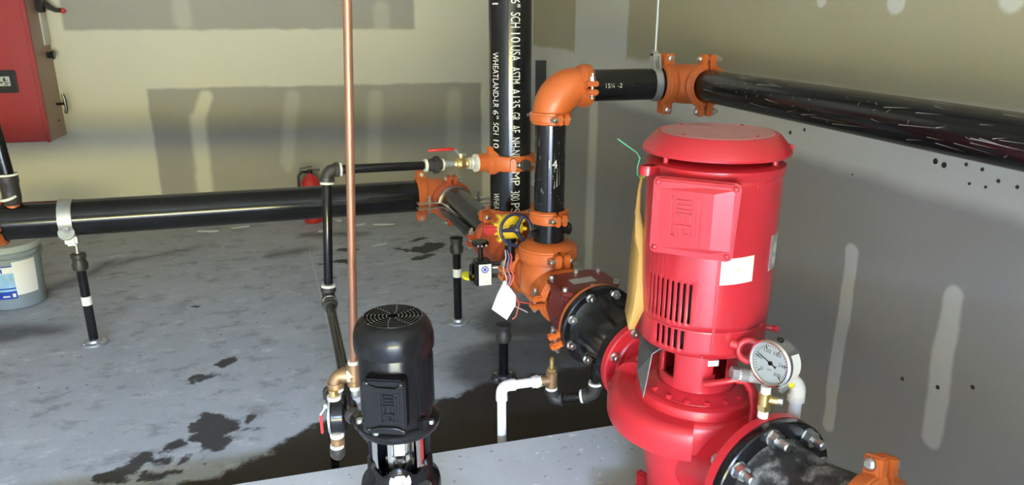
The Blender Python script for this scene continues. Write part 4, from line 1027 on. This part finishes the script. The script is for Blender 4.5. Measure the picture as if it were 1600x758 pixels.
obj('body', MB().lathe([(.046, -.020), (.052, -.015), (.052, .015), (.046, .020)], 36, fr((.008, 0, 0), (1, -.12, 0))), 'black', t)
obj('ring', MB().ring(.040, .053, -.024, -.018, fr((.008, 0, 0), (1, -.12, 0)), 36), 'galv', t)
obj('lever', MB().tube([(-.012, -.01, .030), (-.026, -.012, .034), (-.030, -.014, .026), (-.040, -.015, .014)], .004, 8).hexn(.008, 0, .008, fr((-.022, -.011, .036), (-1, 0, .2))), 'galv', t)
obj('grip', MB().box(-.043, -.035, -.020, -.012, -.045, .016), 'red_plastic', t, bevel=.003)
obj('coupling', MB().cyl(.0195, -.100, -.072, seg=16, ch=.003), 'bronze', t)
obj('thread_tape', MB().cyl(.016, -.112, -.100, seg=16), 'ptfe', t)
small_elbow('dark bronze elbow at the bottom of the drain branch', (-.042, 1.842, .338), (0, 0, 1), (-.05, 1, 0), .0175, .022, 'fitting')
pipe('drain_pipe', 'thin black drain pipe running back from the bottom bronze elbow', (-.0435, 1.870, .338), (-.062, 2.235, .332), .014, seg=16)
small_elbow('small black elbow of the drain line behind the pad edge', (-.064, 2.262, .331), (.05, -1, 0), (0, 0, -1), .0175, .022, 'fitting', tape=False)
pipe('drain_pipe', 'thin black drain pipe dropping to the floor behind the pad', (-.064, 2.262, .304), (-.064, 2.262, 0), .014, seg=16)

# ------------------------------------------------------------------ controller cabinet on the back wall
CX, CY0, CZ0 = -1.822, 5.45, .722
t = thing('control_cabinet', 'tall red steel control cabinet on the back wall with a black framed display', 'cabinet', T(CX, WY, CZ0))
cw_, ch_, cd_ = .80, 1.25, WY - CY0
obj('body', MB().box(-cw_, 0, -cd_ + .03, -.002, 0, ch_), 'red_cab', t, bevel=.004)
obj('side_panel', MB().box(0, .002, -cd_ + .036, -.004, .004, ch_ - .004), 'tan_side', t, label='tan side of the cabinet')  # side face coloured tan instead of the cabinet red
dr = obj('door', MB().box(-cw_ + .004, -.016, -cd_, -cd_ + .026, .006, ch_ - .006), 'red_cab', t, bevel=.006)
obj('door_rim', MB().box(-.014, .004, -cd_ - .002, -cd_ + .032, -.002, ch_), 'red_cab', t, bevel=.003)
ds = obj('display_frame', MB().box(-.32, -.120, -cd_ - .014, -cd_ - .001, .33, .475), 'glass_dark', dr, bevel=.006)
obj('screen', MB().box(-.30, -.158, -cd_ - .0155, -cd_ - .013, .375, .435), 'screen', ds)
mk = MB()
for x0, x1, z0, z1 in ((-.222, -.200, .392, .402), (-.190, -.166, .392, .399), (-.195, -.182, .402, .428), (-.178, -.168, .408, .414), (-.192, -.172, .380, .386)): mk.box(x0, x1, -cd_ - .0165, -cd_ - .015, z0, z1)
obj('screen_mark', mk, 'ink', ds)
sw = obj('disconnect', MB().box(0, .012, -.13, -.02, .62, 1.0), 'plate', t, bevel=.003)
obj('disconnect_box', MB().box(.010, .050, -.185, -.115, .83, .98), 'black', sw, bevel=.008)
obj('handle', MB().tube([(.030, -.13, .90), (.060, -.09, .865), (.085, -.055, .845), (.110, -.03, .845)], [.022, .018, .014, .016], 14), 'fitting', sw)
obj('handle_knob', MB().sphere(.019, T(.122, -.025, .843), 14), 'red_plastic', sw, label='red knob')
obj('selector_knob', MB().cyl(.022, 0, .03, fr((0, -.10, .555), (1, 0, 0)), 16).cyl(.030, .03, .045, fr((0, -.10, .555), (1, 0, 0)), 16, .004), 'black', t)
obj('latch', MB().cyl(.009, 0, .05, fr((0, -.10, .225), (1, 0, 0)), 12).tube([(.050, -.10, .16), (.058, -.10, .19), (.058, -.10, .26), (.050, -.10, .29)], .010, 10), 'black', t)
bolts(t, 'small', [fr((0, -.12, .115), (1, 0, 0))], 'fitting')

# small black pipe with union rising from the left tee
t = thing('sensing_pipe', 'small black upright pipe with brown union at the far left edge', 'pipe', T(-1.372, 3.50, .730))
obj('union', MB().lathe([(.022, .04), (.033, .06), (.037, .09), (.037, .15), (.040, .155), (.040, .185), (.028, .19)], 22), 'fitting', t, T(-.02, .09, -.06))
obj('thread_tape', MB().ring(.03, .0415, .128, .136, T(-.02, .09, 0)), 'ptfe', t)
obj('thread_tape', MB().ring(.03, .040, .03, .040, T(-.02, .09, 0) @ RX(12) @ RY(-14)), 'ptfe', t)
obj('upright', MB().tube([(-.02, .09, .13), (-.035, .085, .42), (-.13, .085, WZ - .73)], .027, 20), 'pipe', t)
obj('outlet', MB().cyl(.030, -.06, .03, T(-.02, .09, 0), 18), 'orange', t)

# ------------------------------------------------------------------ pail, extinguisher, rubble
BXc, BYc = -1.752, 4.33
t = thing('plastic_pail', 'grey plastic pail with blue and white label on the floor at the left', 'bucket', T(BXc, BYc, 0))
obj('body', MB().lathe([(0, .004), (.128, .004), (.133, .012), (.150, .335), (.153, .340)], 48), 'bucket', t)
obj('rib', MB().ring(.146, .158, .285, .292, None, 48).ring(.146, .158, .312, .318, None, 48), 'bucket', t)
obj('lid', MB().lathe([(.150, .325), (.160, .328), (.161, .350), (.155, .358), (.140, .356), (.136, .350), (0, .350)], 48), 'lid', t)
def pr_(z): return .133 + (z - .012) / .323 * .017
def band(a0, a1, z0, z1, off):
    return MB().lathe([(pr_(z0) + off - .001, z0), (pr_(z0) + off, z0), (pr_(z1) + off, z1), (pr_(z1) + off - .001, z1)], 14, None, a0, a1)
lbw = obj('label', band(292, 338, .085, .275, .0012), 'label', t)
lbb = obj('label', band(215, 292, .068, .255, .0012), 'pale_blue', t, label='blue and white printed label')
obj('print_band', band(215, 292, .068, .112, .0020), 'blue', lbb)
obj('print_band', band(215, 292, .124, .132, .0020), 'blue', lbb)
obj('print_band', band(215, 292, .215, .250, .0018), 'label', lbb)
obj('print_band', band(215, 292, .250, .257, .0020), 'blue', lbb)
obj('print_mark', band(263, 268, .218, .243, .0026), 'blue', lbb); obj('print_mark', band(270, 273, .218, .243, .0026), 'blue', lbb)
obj('print_mark', band(264, 278, .080, .088, .0026), 'label', lbb); obj('print_mark', band(238, 255, .080, .088, .0026), 'label', lbb); obj('print_mark', band(283, 289, .078, .098, .0026), 'label', lbb)
t = thing('fire_extinguisher', 'red fire extinguisher with black hose on the floor behind the long pipe', 'extinguisher', T(-.165, 5.64, 0))
obj('cylinder', MB().lathe([(.060, 0), (.070, .006), (.070, .30), (.062, .335), (.040, .358), (.022, .370), (.020, .385)], 32), 'red_plastic', t, smooth=50)
obj('valve', MB().cyl(.020, .375, .41, seg=14).box(-.02, .075, -.008, .008, .40, .414).box(-.015, .08, -.008, .008, .425, .434, RY(-8)), 'black', t, bevel=.002)
obj('hose', MB().tube([(-.015, 0, .395), (-.06, -.01, .40), (-.085, -.02, .37), (-.088, -.02, .28), (-.085, -.02, .12)], .011, 10), 'black', t)
for i, (x, y, sx_, sy_, rz, lab) in enumerate([
        (.283, 4.90, .055, .012, 20, 'pale plaster crumb on the floor under the right end of the long pipe'),
        (.17, 5.45, .075, .020, 30, 'bent white plaster strip by the back wall, left one of the pair'),
        (.35, 5.42, .085, .022, -12, 'white plaster scrap by the back wall, right one of the pair'),
        (-.10, 5.35, .035, .03, 10, 'small white scrap right of the fire extinguisher'),
        (-.92, 5.55, .09, .014, -8, 'thin pale strip of plaster lying by the back wall left of the extinguisher'),
        (-.70, 5.60, .07, .012, 12, 'short pale plaster strip nearest the wall, further left than the extinguisher'),
        (.02, 5.62, .03, .03, 40, 'tiny plaster lump against the foot of the back wall')]):
    b = MB(); rnd2 = random.Random(i)
    b.prism([(sx_ * math.cos(R(a)) * rnd2.uniform(.7, 1.1), sy_ * math.sin(R(a)) * rnd2.uniform(.7, 1.2)) for a in range(0, 360, 40)], 0, .010)
    obj('plaster_scrap', b, 'scrap', None, T(x, y, 0) @ RZ(rz), smooth=0, bevel=.002, label=lab, cat='scrap')
